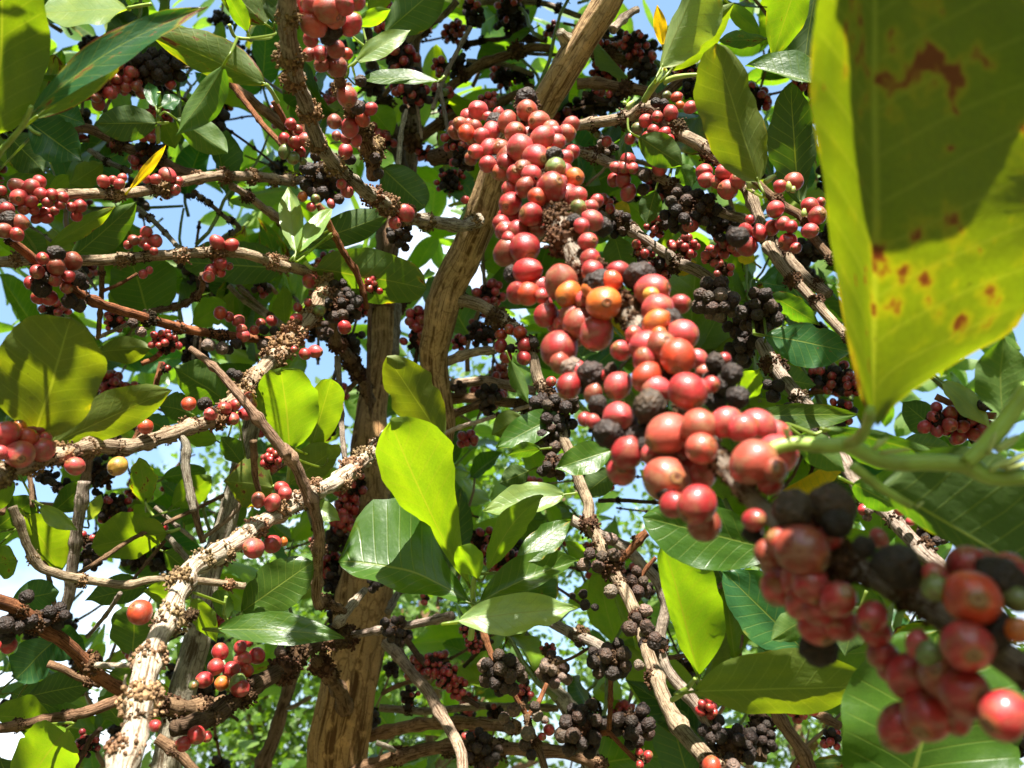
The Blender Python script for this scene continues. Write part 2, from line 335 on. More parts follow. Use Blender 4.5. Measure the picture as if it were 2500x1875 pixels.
# ------------------------------------------------------------------ a thing: an Empty that parents its parts
THINGS = []; SH_ = 'shoot_stem'
class Thing:
    def __init__(s, name, label, cat, base, group=None):
        s.base = base; s.o = bpy.data.objects.new(name, None); COL.objects.link(s.o); s.o.location = base; s.o.empty_display_size = .03
        s.o['label'] = label; s.o['category'] = cat
        if group: s.o['group'] = group
        s.r = random.Random(label); s.samp = []; s.nodes = []; s.nch = 0; THINGS.append(s)
    def path(s, spec, d, r, name='stem', col='tan', kp=.6, gap=.05, crust='dark', sides=12, jit=.13, material=None, samp=True, swell=.3):
        px = []; t = 0
        for tok in spec.split():
            if tok[0] == '#': t = int(tok[1:]); continue
            x, y = tok.split(','); px.append(T(t, float(x), float(y)))
        L = [0]
        for a, b in zip(px, px[1:]): L.append(L[-1] + math.dist(a, b))
        fr = [q / L[-1] for q in L]
        ds = [lin(d, f) for f in fr]; rs = [lin(r, f) * (.93 if name != SH_ else 1) * dd / F for f, dd in zip(fr, ds)]
        pts = [P(x, y, dd) for (x, y), dd in zip(px, ds)]
        rm = sum(rs) / len(rs); P3, RR = spline(pts, rs, max(rm * .55, .002))
        # slow wander and swollen nodes
        arc = 0; nd = []; nxt = s.r.uniform(.2, .9) * gap; R2 = list(RR); A = [0]
        for i in range(1, len(P3)): arc += (P3[i] - P3[i - 1]).length; A.append(arc)
        while nxt < arc: nd.append(nxt); nxt += gap * s.r.uniform(.75, 1.3)
        sd = s.r.uniform(0, 99)
        for i in range(len(P3)):
            w = noise.noise_vector(P3[i] * 14 + Vector((sd, 0, 0))) * min(rm * .55, .006); P3[i] = P3[i] + w
            for q in nd: R2[i] += RR[i] * swell * math.exp(-((A[i] - q) / (RR[i] * .9)) ** 2)
        b = MB(); b.tube(P3, R2, sides, jit, sd, fur=.10 if name == 'trunk' else .05)
        o = new(name, b.mesh(name, material or M_BARK, s.base), s.o, jc(BK[col] if isinstance(col, str) else col, s.r, .08))
        if samp:
            for i in range(0, len(P3), 2): x, y, dd = proj(P3[i]); s.samp.append((x, y, dd, RR[i]))
        for q in nd:
            if s.r.random() < kp:
                i = min(range(len(A)), key=lambda i: abs(A[i] - q)); tg = (P3[min(i + 1, len(P3) - 1)] - P3[max(i - 1, 0)]).normalized()
                s.node(P3[i] + Vector((s.r.uniform(-1, 1), s.r.uniform(-1, 1), s.r.uniform(-1, 1))) * RR[i] * .35, RR[i] * s.r.uniform(1.45, 2.15) * (.95 if crust == 'pale' else 1), crust, tg)
        return o
    def node(s, p, rad, col='dark', tg=None, lo=False):
        me = s.r.choice(CRUST_LO if lo else CRUST); c = {'dark': (.075, .045, .028, 1), 'tan': (.19, .125, .075, 1), 'black': (.03, .02, .014, 1), 'pale': (.23, .16, .105, 1)}[col]
        o = new('fruit_node', me, s.o, jc(c, s.r, .2)); o.location = p - s.base
        o.rotation_mode = 'QUATERNION'; o.rotation_quaternion = (tg or Vector((s.r.uniform(-1, 1), s.r.uniform(-1, 1), s.r.uniform(-1, 1)))).to_track_quat('Z', 'Y'); o.scale = (rad,) * 3
        s.nodes.append((o, p, rad)); return o
    def put(s, p, rad, code, nd, lo=False):
        pass
        s.nch += 1; r = s.r; no, np_, nr = nd
        dry = code in 'knd'; me = (r.choice(DR_LO if lo else DR_HI) if dry else r.choice(CH_LO if lo else CH_HI))
        o = new('dried_cherry' if dry else 'cherry', me, no, jc(CC[code], r, .14))
        o.matrix_parent_inverse = (Matrix.Translation(np_ - s.base) @ no.rotation_quaternion.to_matrix().to_4x4() @ Matrix.Scale(nr, 4)).inverted()
        o.location = p - s.base
        z = (p - np_).normalized() * .8 - FWD * r.uniform(-.5, .6) + Vector((r.uniform(-1, 1), r.uniform(-1, 1), r.uniform(-1, 1))) * .9
        o.rotation_mode = 'QUATERNION'; o.rotation_quaternion = z.to_track_quat('Z', 'Y') @ Matrix.Rotation(r.uniform(0, 6.28), 3, 'Z').to_quaternion()
        o.scale = (rad, rad, rad * r.uniform(.94, 1.16))
        return o
    def near(s, x, y):
        return min(s.samp, key=lambda q: (q[0] - x) ** 2 + (q[1] - y) ** 2)
    def cherries(s, spec, Rc=.02, back=0, step=120, crust='dark', fill=0):
        """cherries read one by one off the photograph: tile#, then x,y,diameter,colour"""
        items = []; t = 0
        for tok in spec.split():
            if tok[0] == '#': t = int(tok[1:]); continue
            x, y, dm, c = tok.split(','); X, Y = T(t, float(x), float(y)); items.append((X, Y, float(dm) * TO[t][2], c))
        loc = {}
        for (X, Y, dm, c) in items:
            q = s.near(X, Y); off = math.hypot(X - q[0], Y - q[1]) * q[2] / F
            dd = q[2] - math.sqrt(max(0, Rc * Rc - off * off)) * (1 if not back else -1) - max(0, 0) ; dd += back
            p = P(X, Y, dd); key = (round(q[0] / step), round(q[1] / step))
            if key not in loc: loc[key] = s.node(P(q[0], q[1], q[2]), max(q[3] * 1.3, .0045), crust) and s.nodes[-1]
            s.put(p, dm * .535 * dd / F, c, loc[key])
            if fill and s.r.random() < fill:
                a = s.r.uniform(0, 6.28); s.put(P(X + math.cos(a) * dm * .6, Y + math.sin(a) * dm * .6, dd + dm * .7 * dd / F), dm * .5 * dd / F, s.r.choice('RRkBr'), loc[key])
    def cluster(s, t, x, y, Rb, n, dm, pal, d=None, lo=False, crust='dark', squash=1.0):
        X, Y = T(t, x, y); k = TO[t][2]
        if d is None: d = s.near(X, Y)[2] if s.samp else 1
        c = P(X, Y, d); Rw = Rb * k * d / F; rw = dm * .5 * k * d / F; r = s.r
        s.node(c, max(Rw * .75, rw * .8), crust, lo=lo); nd = s.nodes[-1]; pts = []
        for _ in range(n * 30):
            if len(pts) >= n: break
            v = Vector((r.gauss(0, 1), r.gauss(0, 1), r.gauss(0, 1))).normalized() * (Rw * (r.random() ** .33)); v.z *= squash
            if v.dot(FWD) > Rw * .35: continue
            if all((v - q).length > rw * 1.62 for q in pts): pts.append(v)
        for v in pts: s.put(c + v, rw * r.uniform(.82, 1.12), r.choice(pal), nd, lo)
    def leaf(s, base, tip, wl, wr, d, g=.5, gx=0, c='G', burn=.05, shape='e', shr=None, bow=0, fold=.15, curl=.12, wav=.012, face=None, pet=True, name='leaf', seg=26, label=None, eat=0):
        r = s.r; bx, by = base; tx, ty = tip; dx, dy = tx - bx, ty - by; Lp = math.hypot(dx, dy); ax = (dx / Lp, dy / Lp); pp = (-ax[1], ax[0])
        A = P((bx + tx) / 2, (by + ty) / 2, d); n = (-FWD - UPV * g + RGT * gx).normalized(); up_n = n
        if face is None: face = 1 if g < 0 else -1
        def hit(x, y):
            q = ray(x, y); dn = n.dot(q)
            t = n.dot(A - CAM) / dn if abs(dn) > .12 else d
            return CAM + q * max(d * .55, min(d * 1.7, t))
        if not eat and seg == 26 and r.random() < .4: eat = .28
        if seg == 26: curl *= r.uniform(.5, 2.0); fold *= r.uniform(.7, 2.0)
        W = (wl + wr) * .5 * d / F; LL = Lp * d / F; rows = []; uvs = []; M = 6; sd = r.uniform(0, 99)
        sgn = -1 if face < 0 else 1      # V opens towards the upper side
        for i in range(seg + 1):
            v = i / seg; row = []; uvr = []
            cx = bx + dx * v + pp[0] * bow * 4 * v * (1 - v); cy = by + dy * v + pp[1] * bow * 4 * v * (1 - v)
            for j in range(-M, M + 1):
                u = j / M; w = prof(shr if (shr and u > 0) else shape, v) * (wr if u > 0 else wl)
                w *= 1 + .035 * noise.noise(Vector((v * 9, sd, u > 0))) + .02 * noise.noise(Vector((v * 31, sd, u > 0)))
                if eat: w *= 1 - eat * max(0, noise.noise(Vector((v * 7, sd + 5, (u > 0) * 3)))) * abs(u)
                p = hit(cx + pp[0] * u * w, cy + pp[1] * u * w); au = abs(u)
                h = fold * W * au ** 1.3 * sgn * prof('r', v) - curl * LL * ((v - .35) ** 2) * sgn + wav * W * 6 * .5 * math.cos(2 * math.pi * 10.5 * (v - .17 * au ** .8)) * au * (1 - au ** 4) * prof('r', v) * .6
                h += W * .10 * noise.noise(Vector((u * 1.6, v * 3.2, sd))) + W * .085 * math.sin(v * 15 + sd + (u > 0) * 2) * au ** 3
                row.append(p + n * h); uvr.append((u * .5 + .5, v))
            rows.append(row); uvs.append(uvr)
        if face < 0: rows = [q[::-1] for q in rows]; uvs = [q[::-1] for q in uvs]
        b = MB(); b.grid(rows, uvs)
        # orientation: upper side is the front face
        n0 = (b.v[b.f[M][1]] - b.v[b.f[M][0]]).cross(b.v[b.f[M][3]] - b.v[b.f[M][0]]); q = b.f[len(b.f) // 2]; n0 = (b.v[q[1]] - b.v[q[0]]).cross(b.v[q[3]] - b.v[q[0]])
        if n0.dot(n) * face < 0: b.f = [f[::-1] for f in b.f]; b.uv = [f[::-1] for f in b.uv]
        B3 = hit(bx, by) + n * (-curl * LL * .1225 * sgn); A3 = hit(bx + dx * .25, by + dy * .25)
        if pet:
            tgt = None
            if s.samp:
                qn = s.near(bx, by)
                if math.hypot(qn[0] - bx, qn[1] - by) < 150 and abs(qn[2] - proj(B3)[2]) < .25: tgt = P(qn[0], qn[1], qn[2])
            if tgt is None: tgt = B3 - (A3 - B3).normalized() * .012
            m1 = B3 - (A3 - B3).normalized() * min(.012, (tgt - B3).length * .5)
            rp = max(.0011, W * .028); pts, rr = spline([A3 * .15 + B3 * .85, B3, m1, tgt], [rp * .7, rp, rp, rp * 1.25], .003)
            k = len(b.v); b.tube(pts, rr, 7, .05, sd)
            for z in range(len(b.uv)):
                if b.f[z][0] >= k: b.uv[z] = tuple((.5, .02) for _ in b.uv[z])
        cc = jc(LC[c], r, .14); o = new(name, b.mesh('leaf', M_LEAF, s.base), s.o, (cc[0], cc[1], cc[2], burn))
        if label: o['label'] = label
        return o
SHADE_SHOOTS = 38
# ------------------------------------------------------------------ ground far below the frame
b = MB(); b.grid([[Vector((x, y, 0)) for x in (-150, 150)] for y in (-150, 300)], [[(0, 0), (1, 0)], [(0, 1), (1, 1)]])
g_ = kind(new('ground', b.mesh('ground', M_SOIL)), 'structure')
if g_.data.polygons[0].normal.z < 0: g_.data.flip_normals()
def thing(name, label, cat, t, x, y, d, group=None): X, Y = T(t, x, y); return Thing(name, label, cat, P(X, Y, d), group)
BR = 'fruiting_branch'; TRK = 'coffee_tree'
# ------------------------------------------------------------------ trunks
h = thing('coffee_tree', 'thick coffee trunk with furrowed brown bark rising from the bottom edge behind the centre leaves', 'tree', 10, 540, 1659, 1.25)
h.path('#10 520,1900 545,1600 600,1300 665,1000 705,700 730,450 745,150 #6 790,1100 840,800 870,500 880,250', [1.2, 1.25, 1.35, 1.5, 1.65], [72, 72, 72, 66, 46, 32, 30], name='trunk', col='trunk', kp=0, gap=.16, crust='dark', sides=64, jit=.10, swell=.06)
h.path('#6 870,420 #2 900,1500 960,1300 1020,1050 1045,800 1055,550 1050,300 1090,100 1150,-150', [1.62, 1.8, 1.95], [34, 25, 23, 20], name='trunk_fork', col='brown', kp=.5, gap=.14, sides=20, jit=.2)
h.path('#2 1010,1110 960,930 905,720 850,560 800,400 770,200', [1.7, 1.8], [16, 12], name='trunk_fork', col='dark', kp=.5, gap=.1)
h.path('#6 790,980 740,860 690,760 640,680 580,590 540,430', [1.38, 1.0], [15, 13], name='branch', col='brown', kp=.8, gap=.07)
h.path('#10 840,900 980,1060 1080,1190 1140,1300 1210,1410 1280,1560 1300,1700', [1.18, .95], [15, 15], name='branch', col='tan', kp=.15, gap=.1)
h.path('#10 560,880 600,865 820,832 1000,798 1240,742', [1.1, .98], [9, 12], name='branch', col='grey', kp=.15, gap=.1)
h.cluster(10, 885, 815, 75, 16, 50, 'kkn', .97, lo=True); h.cluster(10, 770, 555, 50, 4, 50, 'k', 1.12, lo=True)
h.path('#10 720,590 640,680 590,740 545,790', [1.15, 1.05], [9, 13], name='pruned_stub', col='pale', kp=0)
h.path('#10 600,1310 570,1200 500,1110 430,1020', [1.2, 1.05], [20, 16], name='branch', col='brown', kp=.25)
h.path('#10 850,720 930,600 1010,560 1060,500', [1.25, 1.4], [10, 8], name='branch', col='grey', kp=.2)
h = thing(TRK, 'pale leaning coffee stem passing from the top edge down behind the cherry-covered foreground branch', 'tree', 6, 1240, 950, 1.05)
h.path('#3 790,-90 740,0 600,205 480,420 375,615 300,740 #2 1690,900 1600,1080 1520,1300 1450,1480 1390,1640 #6 1310,230 1250,370 1210,520 1180,650 1190,800 1220,960 1240,1200 1100,1500', [.92, .95, 1.0, 1.06, 1.1, 1.15, 1.25], [38, 38, 37, 40, 42, 44, 46, 34, 30, 30], name='trunk', col=(.43, .28, .14, 1), kp=0, gap=.35, sides=48, jit=.10, swell=.05)
h.path('#3 520,290 470,250 440,220 428,205', [.95, .93], [22, 13], name='pruned_stub', col='pale', kp=0)
h.path('#3 770,190 840,120 900,80 930,70', [.97, .99], [13, 9], name='pruned_stub', col='pale', kp=0)
h = thing(TRK, 'grey furrowed coffee stem standing straight behind the white sunlit branch at lower left', 'tree', 9, 1000, 1659, 1.0)
h.path('#9 980,1800 1040,1450 1110,1150 1180,850 1240,560 1310,300 1370,130 #5 1560,1250 1600,1080', [1.0, 1.1], [38, 34, 28, 22], name='trunk', col='grey', kp=.1, gap=.2, sides=36, jit=.1, swell=.05)
h = thing(TRK, 'slim reddish coffee stem leaning in the sun left of the thick trunk at the bottom', 'tree', 10, 110, 1659, 1.5)
h.path('#10 60,1780 120,1600 190,1400 250,1220 320,1030 380,900', [1.45, 1.55], [19, 15], name='trunk', col='brown', kp=.15, gap=.2, sides=16, jit=.2)
h.path('#10 230,1300 300,1280 390,1230', [1.5, 1.5], [6, 5], name='twig', col='tan', kp=0)
h = thing(TRK, 'grey-brown coffee stem slanting behind the dried berries at the bottom centre', 'tree', 11, 480, 1340, 1.2)
h.path('#11 130,800 190,880 260,1000 330,1130 400,1220 480,1340 560,1500 640,1750', [1.3, 1.2], [17, 26], name='trunk', col='grey', kp=.1, gap=.2, sides=18, jit=.2)
h.cluster(11, 380, 1070, 100, 15, 62, 'dddn', 1.08); h.cluster(11, 340, 960, 60, 12, 30, 'Rp', 1.15, lo=True)
# ------------------------------------------------------------------ the foreground branch
h = FBR = thing(BR, 'close foreground branch crammed with sunlit red cherries, crossing from centre to lower right corner', 'branch', 3, 300, 700, .68)
h.path('#0 1285,240 1310,380 1365,530 1425,650 1535,770 1640,940 1771,1148 1894,1281 2040,1370 2207,1452 2451,1607 2640,1730', [.68, .57, .49, .43, .365, .33, .30, .275, .255], [16, 26, 27, 26, 23, 28, 34, 38, 42], col='grey', kp=.7, gap=.021, sides=18, swell=.2)
SH = 'shoot_stem'
h.path('#8 60,1400 200,1300 350,1255 560,1272 700,1272 850,1345 980,1378 1200,1375 1450,1390 1600,1460 1860,1450', [.348, .345, .335], [16, 19, 21, 21], name=SH, col='green', kp=0, material=M_SHOOT, jit=.04, gap=.03, swell=.12, samp=False)
h.path('#8 690,1272 770,1235 820,1160 840,1080 846,1040', [.345, .305], [17, 13], name='petiole', col='green', kp=0, material=M_SHOOT, jit=.03, swell=0, samp=False)
h.path('#8 1450,1385 1570,1280 1700,1120 1860,900', [.335, .335], [17, 22, 20], name=SH, col='green', kp=0, material=M_SHOOT, jit=.05, swell=.1, samp=False)
h.path('#8 720,1390 860,1500 1000,1590 1100,1650', [.33, .33], [15, 10], name='petiole', col='green', kp=0, material=M_SHOOT, jit=.03, swell=0, samp=False)
for (x0, y0, x1, y1, r0) in ((1590, 1320, 1650, 1180, 17), (1640, 1300, 1780, 1210, 22), (1600, 1420, 1720, 1340, 15), (1660, 1400, 1840, 1310, 18), (1690, 1410, 1850, 1370, 15), (860, 1290, 950, 1215, 14), (900, 1310, 1090, 1290, 13), (880, 1280, 900, 1220, 10), (330, 1240, 290, 1150, 10), (370, 1240, 430, 1200, 9), (310, 1230, 330, 1140, 9), (1130, 1660, 1180, 1620, 8)):
    h.path('#8 %d,%d %d,%d %d,%d' % (x0, y0, (x0 * .4 + x1 * .6), (y0 * .4 + y1 * .6), x1, y1), .332, [r0 * .45, r0 * .6, r0 * .25], name='flower_bud', col=(.38, .46, .14, 1), kp=0, material=M_SHOOT, jit=.05, swell=0, samp=False)
h.cherries('#3 1560,1500,120,k #7 130,180,100,k #7 1420,740,120,k 1470,720,90,R 1520,810,130,k 1470,880,130,k 1560,960,130,k 1420,980,130,k 1390,850,110,n 1190,370,120,R 1310,720,120,r 1340,800,100,b #3 60,1090,110,b 130,1060,100,r #12 850,280,100,r', Rc=.022, back=.008, step=150)
h.cherries('''#3 225,700,130,b 300,770,130,b 100,770,120,b 150,840,130,b 470,845,110,b 375,820,110,b 45,730,80,r 0,830,110,r 185,935,165,r 320,880,150,r 410,900,100,r 65,945,110,b 280,1000,160,r 385,980,90,o 465,1000,100,r 405,1060,125,g 525,1125,120,o 155,1105,115,r 255,1110,120,r 380,1190,185,R 210,1185,115,B 290,1248,118,O 110,1190,90,r 120,1290,140,R 250,1360,145,R 60,1415,110,R 160,1465,130,R 210,1570,185,R 110,1510,90,R 545,1240,110,r 550,1310,95,g 630,1310,90,r 640,1395,125,r 570,1430,95,r 610,1530,115,r 440,1150,80,r
-85,700,120,r -195,790,95,b -160,842,105,O -20,740,65,r -60,860,100,r -100,960,90,r -15,940,110,r -25,1040,105,r 90,1030,110,R -150,780,60,r
#7 230,160,160,R 230,305,140,O 160,300,130,R 320,320,90,R 440,235,205,b 490,305,160,o 710,365,210,o 630,275,120,o 760,225,135,O 640,160,130,R 345,440,150,R 510,445,165,b 430,490,80,r 665,550,210,r 430,655,230,R 505,780,135,d 630,815,165,k 820,665,125,r 490,885,155,R 755,785,80,n 800,885,170,r 970,635,195,r 900,565,110,r 980,830,170,O 800,1080,180,r 670,1005,120,k 1000,1015,185,n 740,1190,175,k 640,1110,90,r 860,1310,200,R 925,1210,150,k 1010,1325,120,r 1020,285,200,r 1010,315,105,y 1050,405,195,r 1040,485,150,o 1210,560,185,r 1180,708,220,O 1240,925,225,R 1060,560,100,o
1115,1195,250,b 1310,1145,215,b 1480,1120,180,r 1690,1140,205,r 1590,1155,170,r 1330,1285,195,b 1660,1370,265,b 1790,1265,125,r 1790,1420,150,B 1110,1480,285,b 1300,1640,225,R 1150,1640,160,R 1330,900,110,R
#12 385,350,285,B 275,310,180,R 250,580,210,r 440,560,205,R 600,650,205,R 490,800,230,R 620,800,185,R 810,750,170,R 330,110,220,n 570,90,240,n 600,190,160,k 960,440,250,k 1190,580,150,g 1410,640,310,O 1370,440,220,R 1620,480,220,R 1680,650,150,g 1380,930,285,R 1360,1210,285,R 1150,975,150,g 1030,1115,250,R 1140,1345,280,R 1310,1340,190,R 1600,1345,270,R 1690,830,150,o 870,980,170,R 100,170,130,R 760,330,120,k''', Rc=.021, step=140, fill=.8)
FB = FBR
# ------------------------------------------------------------------ right-hand leaves of the foreground branch
FB.leaf((2133, 1030), (2128, -190), 132, 540, .30, g=.55, gx=-.12, c='L', burn=.30, face=-1, pet=False, seg=44, curl=.05, wav=.012, fold=.30,
        shape=[(0, .02), (.04, .22), (.13, .38), (.26, .52), (.36, .68), (.62, .97), (.7, .95), (.85, .95), (1, .1)], shr=[(0, .01), (.04, .17), (.145, .69), (.27, .88), (.42, .97), (.68, .9), (.84, .78), (.95, .4), (1, 0)], label='big yellow-green leaf seen from below with brown blotches')
FB.leaf((2150, 1185), (2640, 1470), 215, 42, .42, g=.25, gx=.2, c='D', shape='r', face=-1, pet=False, fold=.1)
# ------------------------------------------------------------------ branches at the left
h = thing(BR, 'grey twisting branch with red cherry groups above the blue sky gap at the left', 'branch', 1, 1815, 1150, 1.15)
h.path('#1 -60,1290 200,1265 380,1245 620,1238 800,1225 1000,1190 1180,1150 1400,1115 1600,1125 1815,1150 #2 250,1140 400,1150', [.80, .83, .9, 1.0, 1.12], [13, 14, 14, 13, 12], col='tan', kp=.8, gap=.045, crust='tan')
h.path('#1 1470,1175 1600,1260 1815,1425 #2 150,1330 270,1430', [1.0, 1.15], [10, 11], name='side_branch', col='tan', kp=.4)
h.path('#1 1230,1220 1330,1290 1420,1370 1510,1445 #6 -200,-20', [1.05, 1.25], [6, 6], name='twig', col='grey', kp=.9, gap=.03, crust='black')
h.cherries('#1 655,1150,75,r 715,1140,55,r 755,1165,65,r 775,1125,55,r 925,1130,55,r 985,1135,60,r 1060,1110,95,r 1125,1150,65,r 1110,1200,65,r 920,1300,45,k 110,1180,95,r 200,1185,95,r 250,1150,80,R 120,1250,100,r 200,1275,75,R 330,1230,70,R 395,1250,75,R 300,1280,65,R 380,1295,60,R 150,1325,65,R 215,1330,60,R 290,1345,70,R 345,1335,55,R 295,1380,70,R 230,1385,60,R 505,1305,80,R 485,1365,70,R 450,1310,55,R 10,1205,60,r 260,1230,80,R 1190,1240,35,k 1220,1240,35,k', Rc=.014, step=60)
h.leaf((318, 462), (410, 352), 13, 13, .86, c='W', burn=.25, g=.4, label='small curled yellow leaf with brown tip')
h = thing(BR, 'straight pale branch with paired red cherries below the blue gap, ending at the lumpy junction', 'branch', 6, 460, 200, 1.05)
h.path('#5 -60,115 150,108 300,110 640,90 1000,60 1200,45 1400,40 1600,60 1815,130 #6 200,110 460,190 505,300', [.86, .88, .92, .98, 1.05], [14, 14, 14, 14, 15], col='tan', kp=.8, gap=.05, crust='tan')
h.cherries('#5 1395,115,85,R 1335,155,75,R 1320,195,75,r 1395,170,60,R 1450,130,50,R #1 1375,1535,85,R 1465,1550,80,R 925,1470,72,r 910,1530,78,r 985,1525,80,r 845,1520,65,B 810,1550,55,R 975,1590,50,R 925,1560,50,R #5 905,180,55,r 945,155,45,r #6 405,225,90,r 485,205,60,r 545,210,65,R 520,140,75,R 570,105,65,R 640,125,60,R 605,170,70,r 655,205,50,R', Rc=.014, step=60)
h.path('#5 640,110 642,260 635,420 622,580', [.92, .97], [7, 6], name='twig', col='brown', kp=.3)
h.path('#5 610,585 700,545 820,490', [.97, .97], [5, 5], name='twig', col='grey', kp=0)
h.path('#5 640,290 760,240 870,175', [.93, .95], [5, 4], name='twig', col='red', kp=0)
h.path('#5 1280,180 1270,280 1200,350 1090,390 960,410', [1.0, 1.1], [8, 7], name='twig', col='brown', kp=.9, gap=.03)
h.path('#1 870,1320 970,1400 1080,1510 1150,1590', [1.05, .98], [7, 6], name='twig', col='grey', kp=.7, gap=.04)
h = thing(BR, 'reddish-brown branch with a big bunch of dark red and black cherries at left', 'branch', 5, 1700, 600, 1.02)
h.path('#5 60,-40 110,0 270,130 480,280 640,360 900,440 1100,510 1350,560 1600,590 1720,600', [.72, .78, .86, .95, 1.02], [12, 13, 13, 12, 11], col='red', kp=.75, gap=.06, crust='black')
h.cherries('#1 40,1330,95,R 60,1395,105,k 25,1460,95,B 130,1410,100,B 105,1485,85,R 20,1300,70,k #5 355,50,105,k 270,80,75,R 355,130,105,B 460,100,115,B 235,165,85,R 435,195,75,R 345,215,85,R 260,265,115,k 195,235,75,R 420,265,75,B 490,210,90,k 310,330,100,R 240,330,75,R 500,380,80,n 440,350,90,k 530,250,60,k 300,200,60,k 890,545,65,d 840,490,60,n 1395,425,80,O 1450,450,60,R 1510,475,70,r 1530,530,65,r 1540,570,80,r 1320,630,75,d 1405,650,75,d 1495,620,60,k 1450,660,50,k 1650,490,60,R 1720,475,65,R 1610,535,60,R 1670,530,60,k 1740,540,60,k 1680,630,80,n', Rc=.018, step=70, crust='black')
h = thing(BR, 'lumpy grey branch rising from a clump of pinkish cherries at the left edge', 'branch', 6, 480, 260, 1.02)
h.path('#5 -80,1450 0,1425 150,1385 340,1325 600,1255 800,1260 1000,1215 1200,1140 1350,1100 1500,960 1600,850 1700,740 1800,660 #6 250,610 400,480 480,340 500,240', [.53, .60, .68, .8, .9, 1.0], [21, 20, 20, 18, 18, 20, 20, 20], col='tan', kp=.95, gap=.03, crust='tan', sides=16, jit=.2)
h.cherries('#5 0,1310,90,r 290,1215,70,r 120,1150,90,o 235,1155,130,r 40,1190,155,r 175,1215,115,O 125,1320,165,r 270,1290,140,r 920,1145,90,O 475,1395,110,r 1195,1000,85,O 1295,1000,80,k 1335,1065,80,r 1420,1030,85,R 1475,1095,75,r 1490,1005,70,R 1555,1065,80,R 1590,1000,75,B 1575,960,70,B 1465,805,55,k 1505,820,55,k #6 330,390,55,R 320,460,65,r 465,410,70,g 395,360,50,r 625,515,85,R 440,670,80,r 375,685,75,R 305,655,40,r 555,450,70,n 470,540,50,n 525,550,55,n 700,1350,10,k', Rc=.018, step=70)
h.cherries('#5 745,1395,112,y', Rc=.03, step=70)
h.cluster(6, 610, 390, 105, 15, 70, 'kkn'); h.cluster(6, 590, 290, 70, 6, 65, 'kk')
h.path('#5 1150,1220 1185,1270 1180,1400 1200,1520 1225,1680', [.72, .70], [9, 12, 11, 9], name='twig', col='grey', kp=.1)
h.path('#6 580,700 588,850 600,1000 612,1180 630,1340', [1.0, .95], [8, 7], name='twig', col='grey', kp=0)
h = B5 = thing(BR, 'stout sun-bleached white branch rising from the bottom left towards the trunk', 'branch', 10, 560, 880, .95)
h.path('#9 700,1800 740,1640 800,1480 835,1350 860,1180 920,960 1010,780 1080,600 1150,480 1280,400 1420,300 1560,200 1720,110 #6 420,1560 560,1490 700,1390 830,1270 900,1200', [.5, .53, .57, .62, .68, .75, .82, .9, 1.0], [34, 34, 32, 27, 24, 22, 20, 19, 19], col='pale', kp=.95, gap=.034, crust='pale', sides=20, jit=.2)
h.cherries('#9 840,725,140,O 1520,340,115,r 1635,315,105,R 1700,300,50,o 1550,50,80,B 1635,65,90,r 1710,10,80,r 1690,-20,80,R 930,1405,65,R', Rc=.02, step=60)
h.cluster(9, 1150, 740, 60, 0, 60, 'n', .62, crust='dark')
h.path('#9 860,1005 800,1040 700,1045 575,1040', [.6, .62], [5, 8], name='pruned_stub', col='pale', kp=0)
h.path('#9 770,1050 775,1000 785,955', .62, [5, 3], name='pruned_stub', col='grey', kp=0)
h.path('#9 750,1190 745,1140 755,1100', .57, [5, 3], name='pruned_stub', col='grey', kp=0)
h = thing('pruned_twig', 'smooth pinkish-brown twig with a cut upper end standing in front of the lumpy branch', 'twig', 10, 430, 690, .8)
h.path('#5 1200,650 1290,720 1380,800 1470,900 1550,990 1630,1090 1720,1200 1815,1340 #6 240,1280 320,1410 380,1540 430,1640 #10 440,260 428,400 425,500 420,640 440,700', [.76, .74, .75, .78, .82], [8, 11, 14, 15, 15, 14, 13], col=(.30, .19, .12, 1), kp=.12, gap=.05, swell=.45, crust='pale')
h.path('#10 430,650 520,680 590,710', [.82, .9], [12, 10], name='side_branch', col='brown', kp=.9)
h.path('#5 1600,1225 1608,1330 1615,1450 1640,1560', [.8, .82], [10, 7], name='twig', col='brown', kp=0)
h = thing(BR, 'dark reddish branch with black dried berries entering at the left edge near the bottom', 'branch', 9, 720, 1200, .8)
h.path('#9 -60,640 100,690 250,800 400,900 520,1030 620,1130 740,1210', [.68, .78], [19, 19, 17, 18], col='red', kp=.6, gap=.06, crust='dark')
h.path('#9 290,1030 380,1060 470,1110 610,1165', [.78, .79], [10, 9], name='side_branch', col='brown', kp=.5)
h.cherries('#9 50,920,95,R 160,630,80,k 30,800,100,k', Rc=.02); h.cluster(9, 90, 790, 90, 7, 90, 'kkn'); h.cluster(9, 330, 745, 70, 6, 70, 'kk')
h = thing(BR, 'brown knotted branch running level from the left edge below the dark reddish branch', 'branch', 9, 740, 1240, .85)
h.path('#9 -60,1430 100,1410 250,1375 400,1350 560,1310 740,1240', [.75, .85], [13, 15], col='brown', kp=.8, gap=.05)
h.path('#9 740,1240 900,1260 1050,1300 1200,1290 1350,1260', [.85, .95], [18, 22], col='brown', name='side_branch', kp=1, gap=.03)
h = thing('bare_branch', 'thin forked grey branch with pruned tips against the white sky at lower left', 'branch', 9, 1450, 560, .95)
h.path('#9 75,95 120,200 160,310 240,440 340,480 430,505 640,545 760,560 900,530 1080,525 1300,540 1470,565', [.84, .86, .9, .95], [11, 12, 10, 9], col='tan', kp=.65, gap=.045, crust='tan')
h.path('#9 720,610 640,740 520,870', [.9, .95], [6, 5], name='twig', col='grey', kp=.3)
h.path('#9 460,497 620,400 800,285 1000,190 1340,20', [.9, 1.05], [6, 5], name='twig', col='brown', kp=.2)
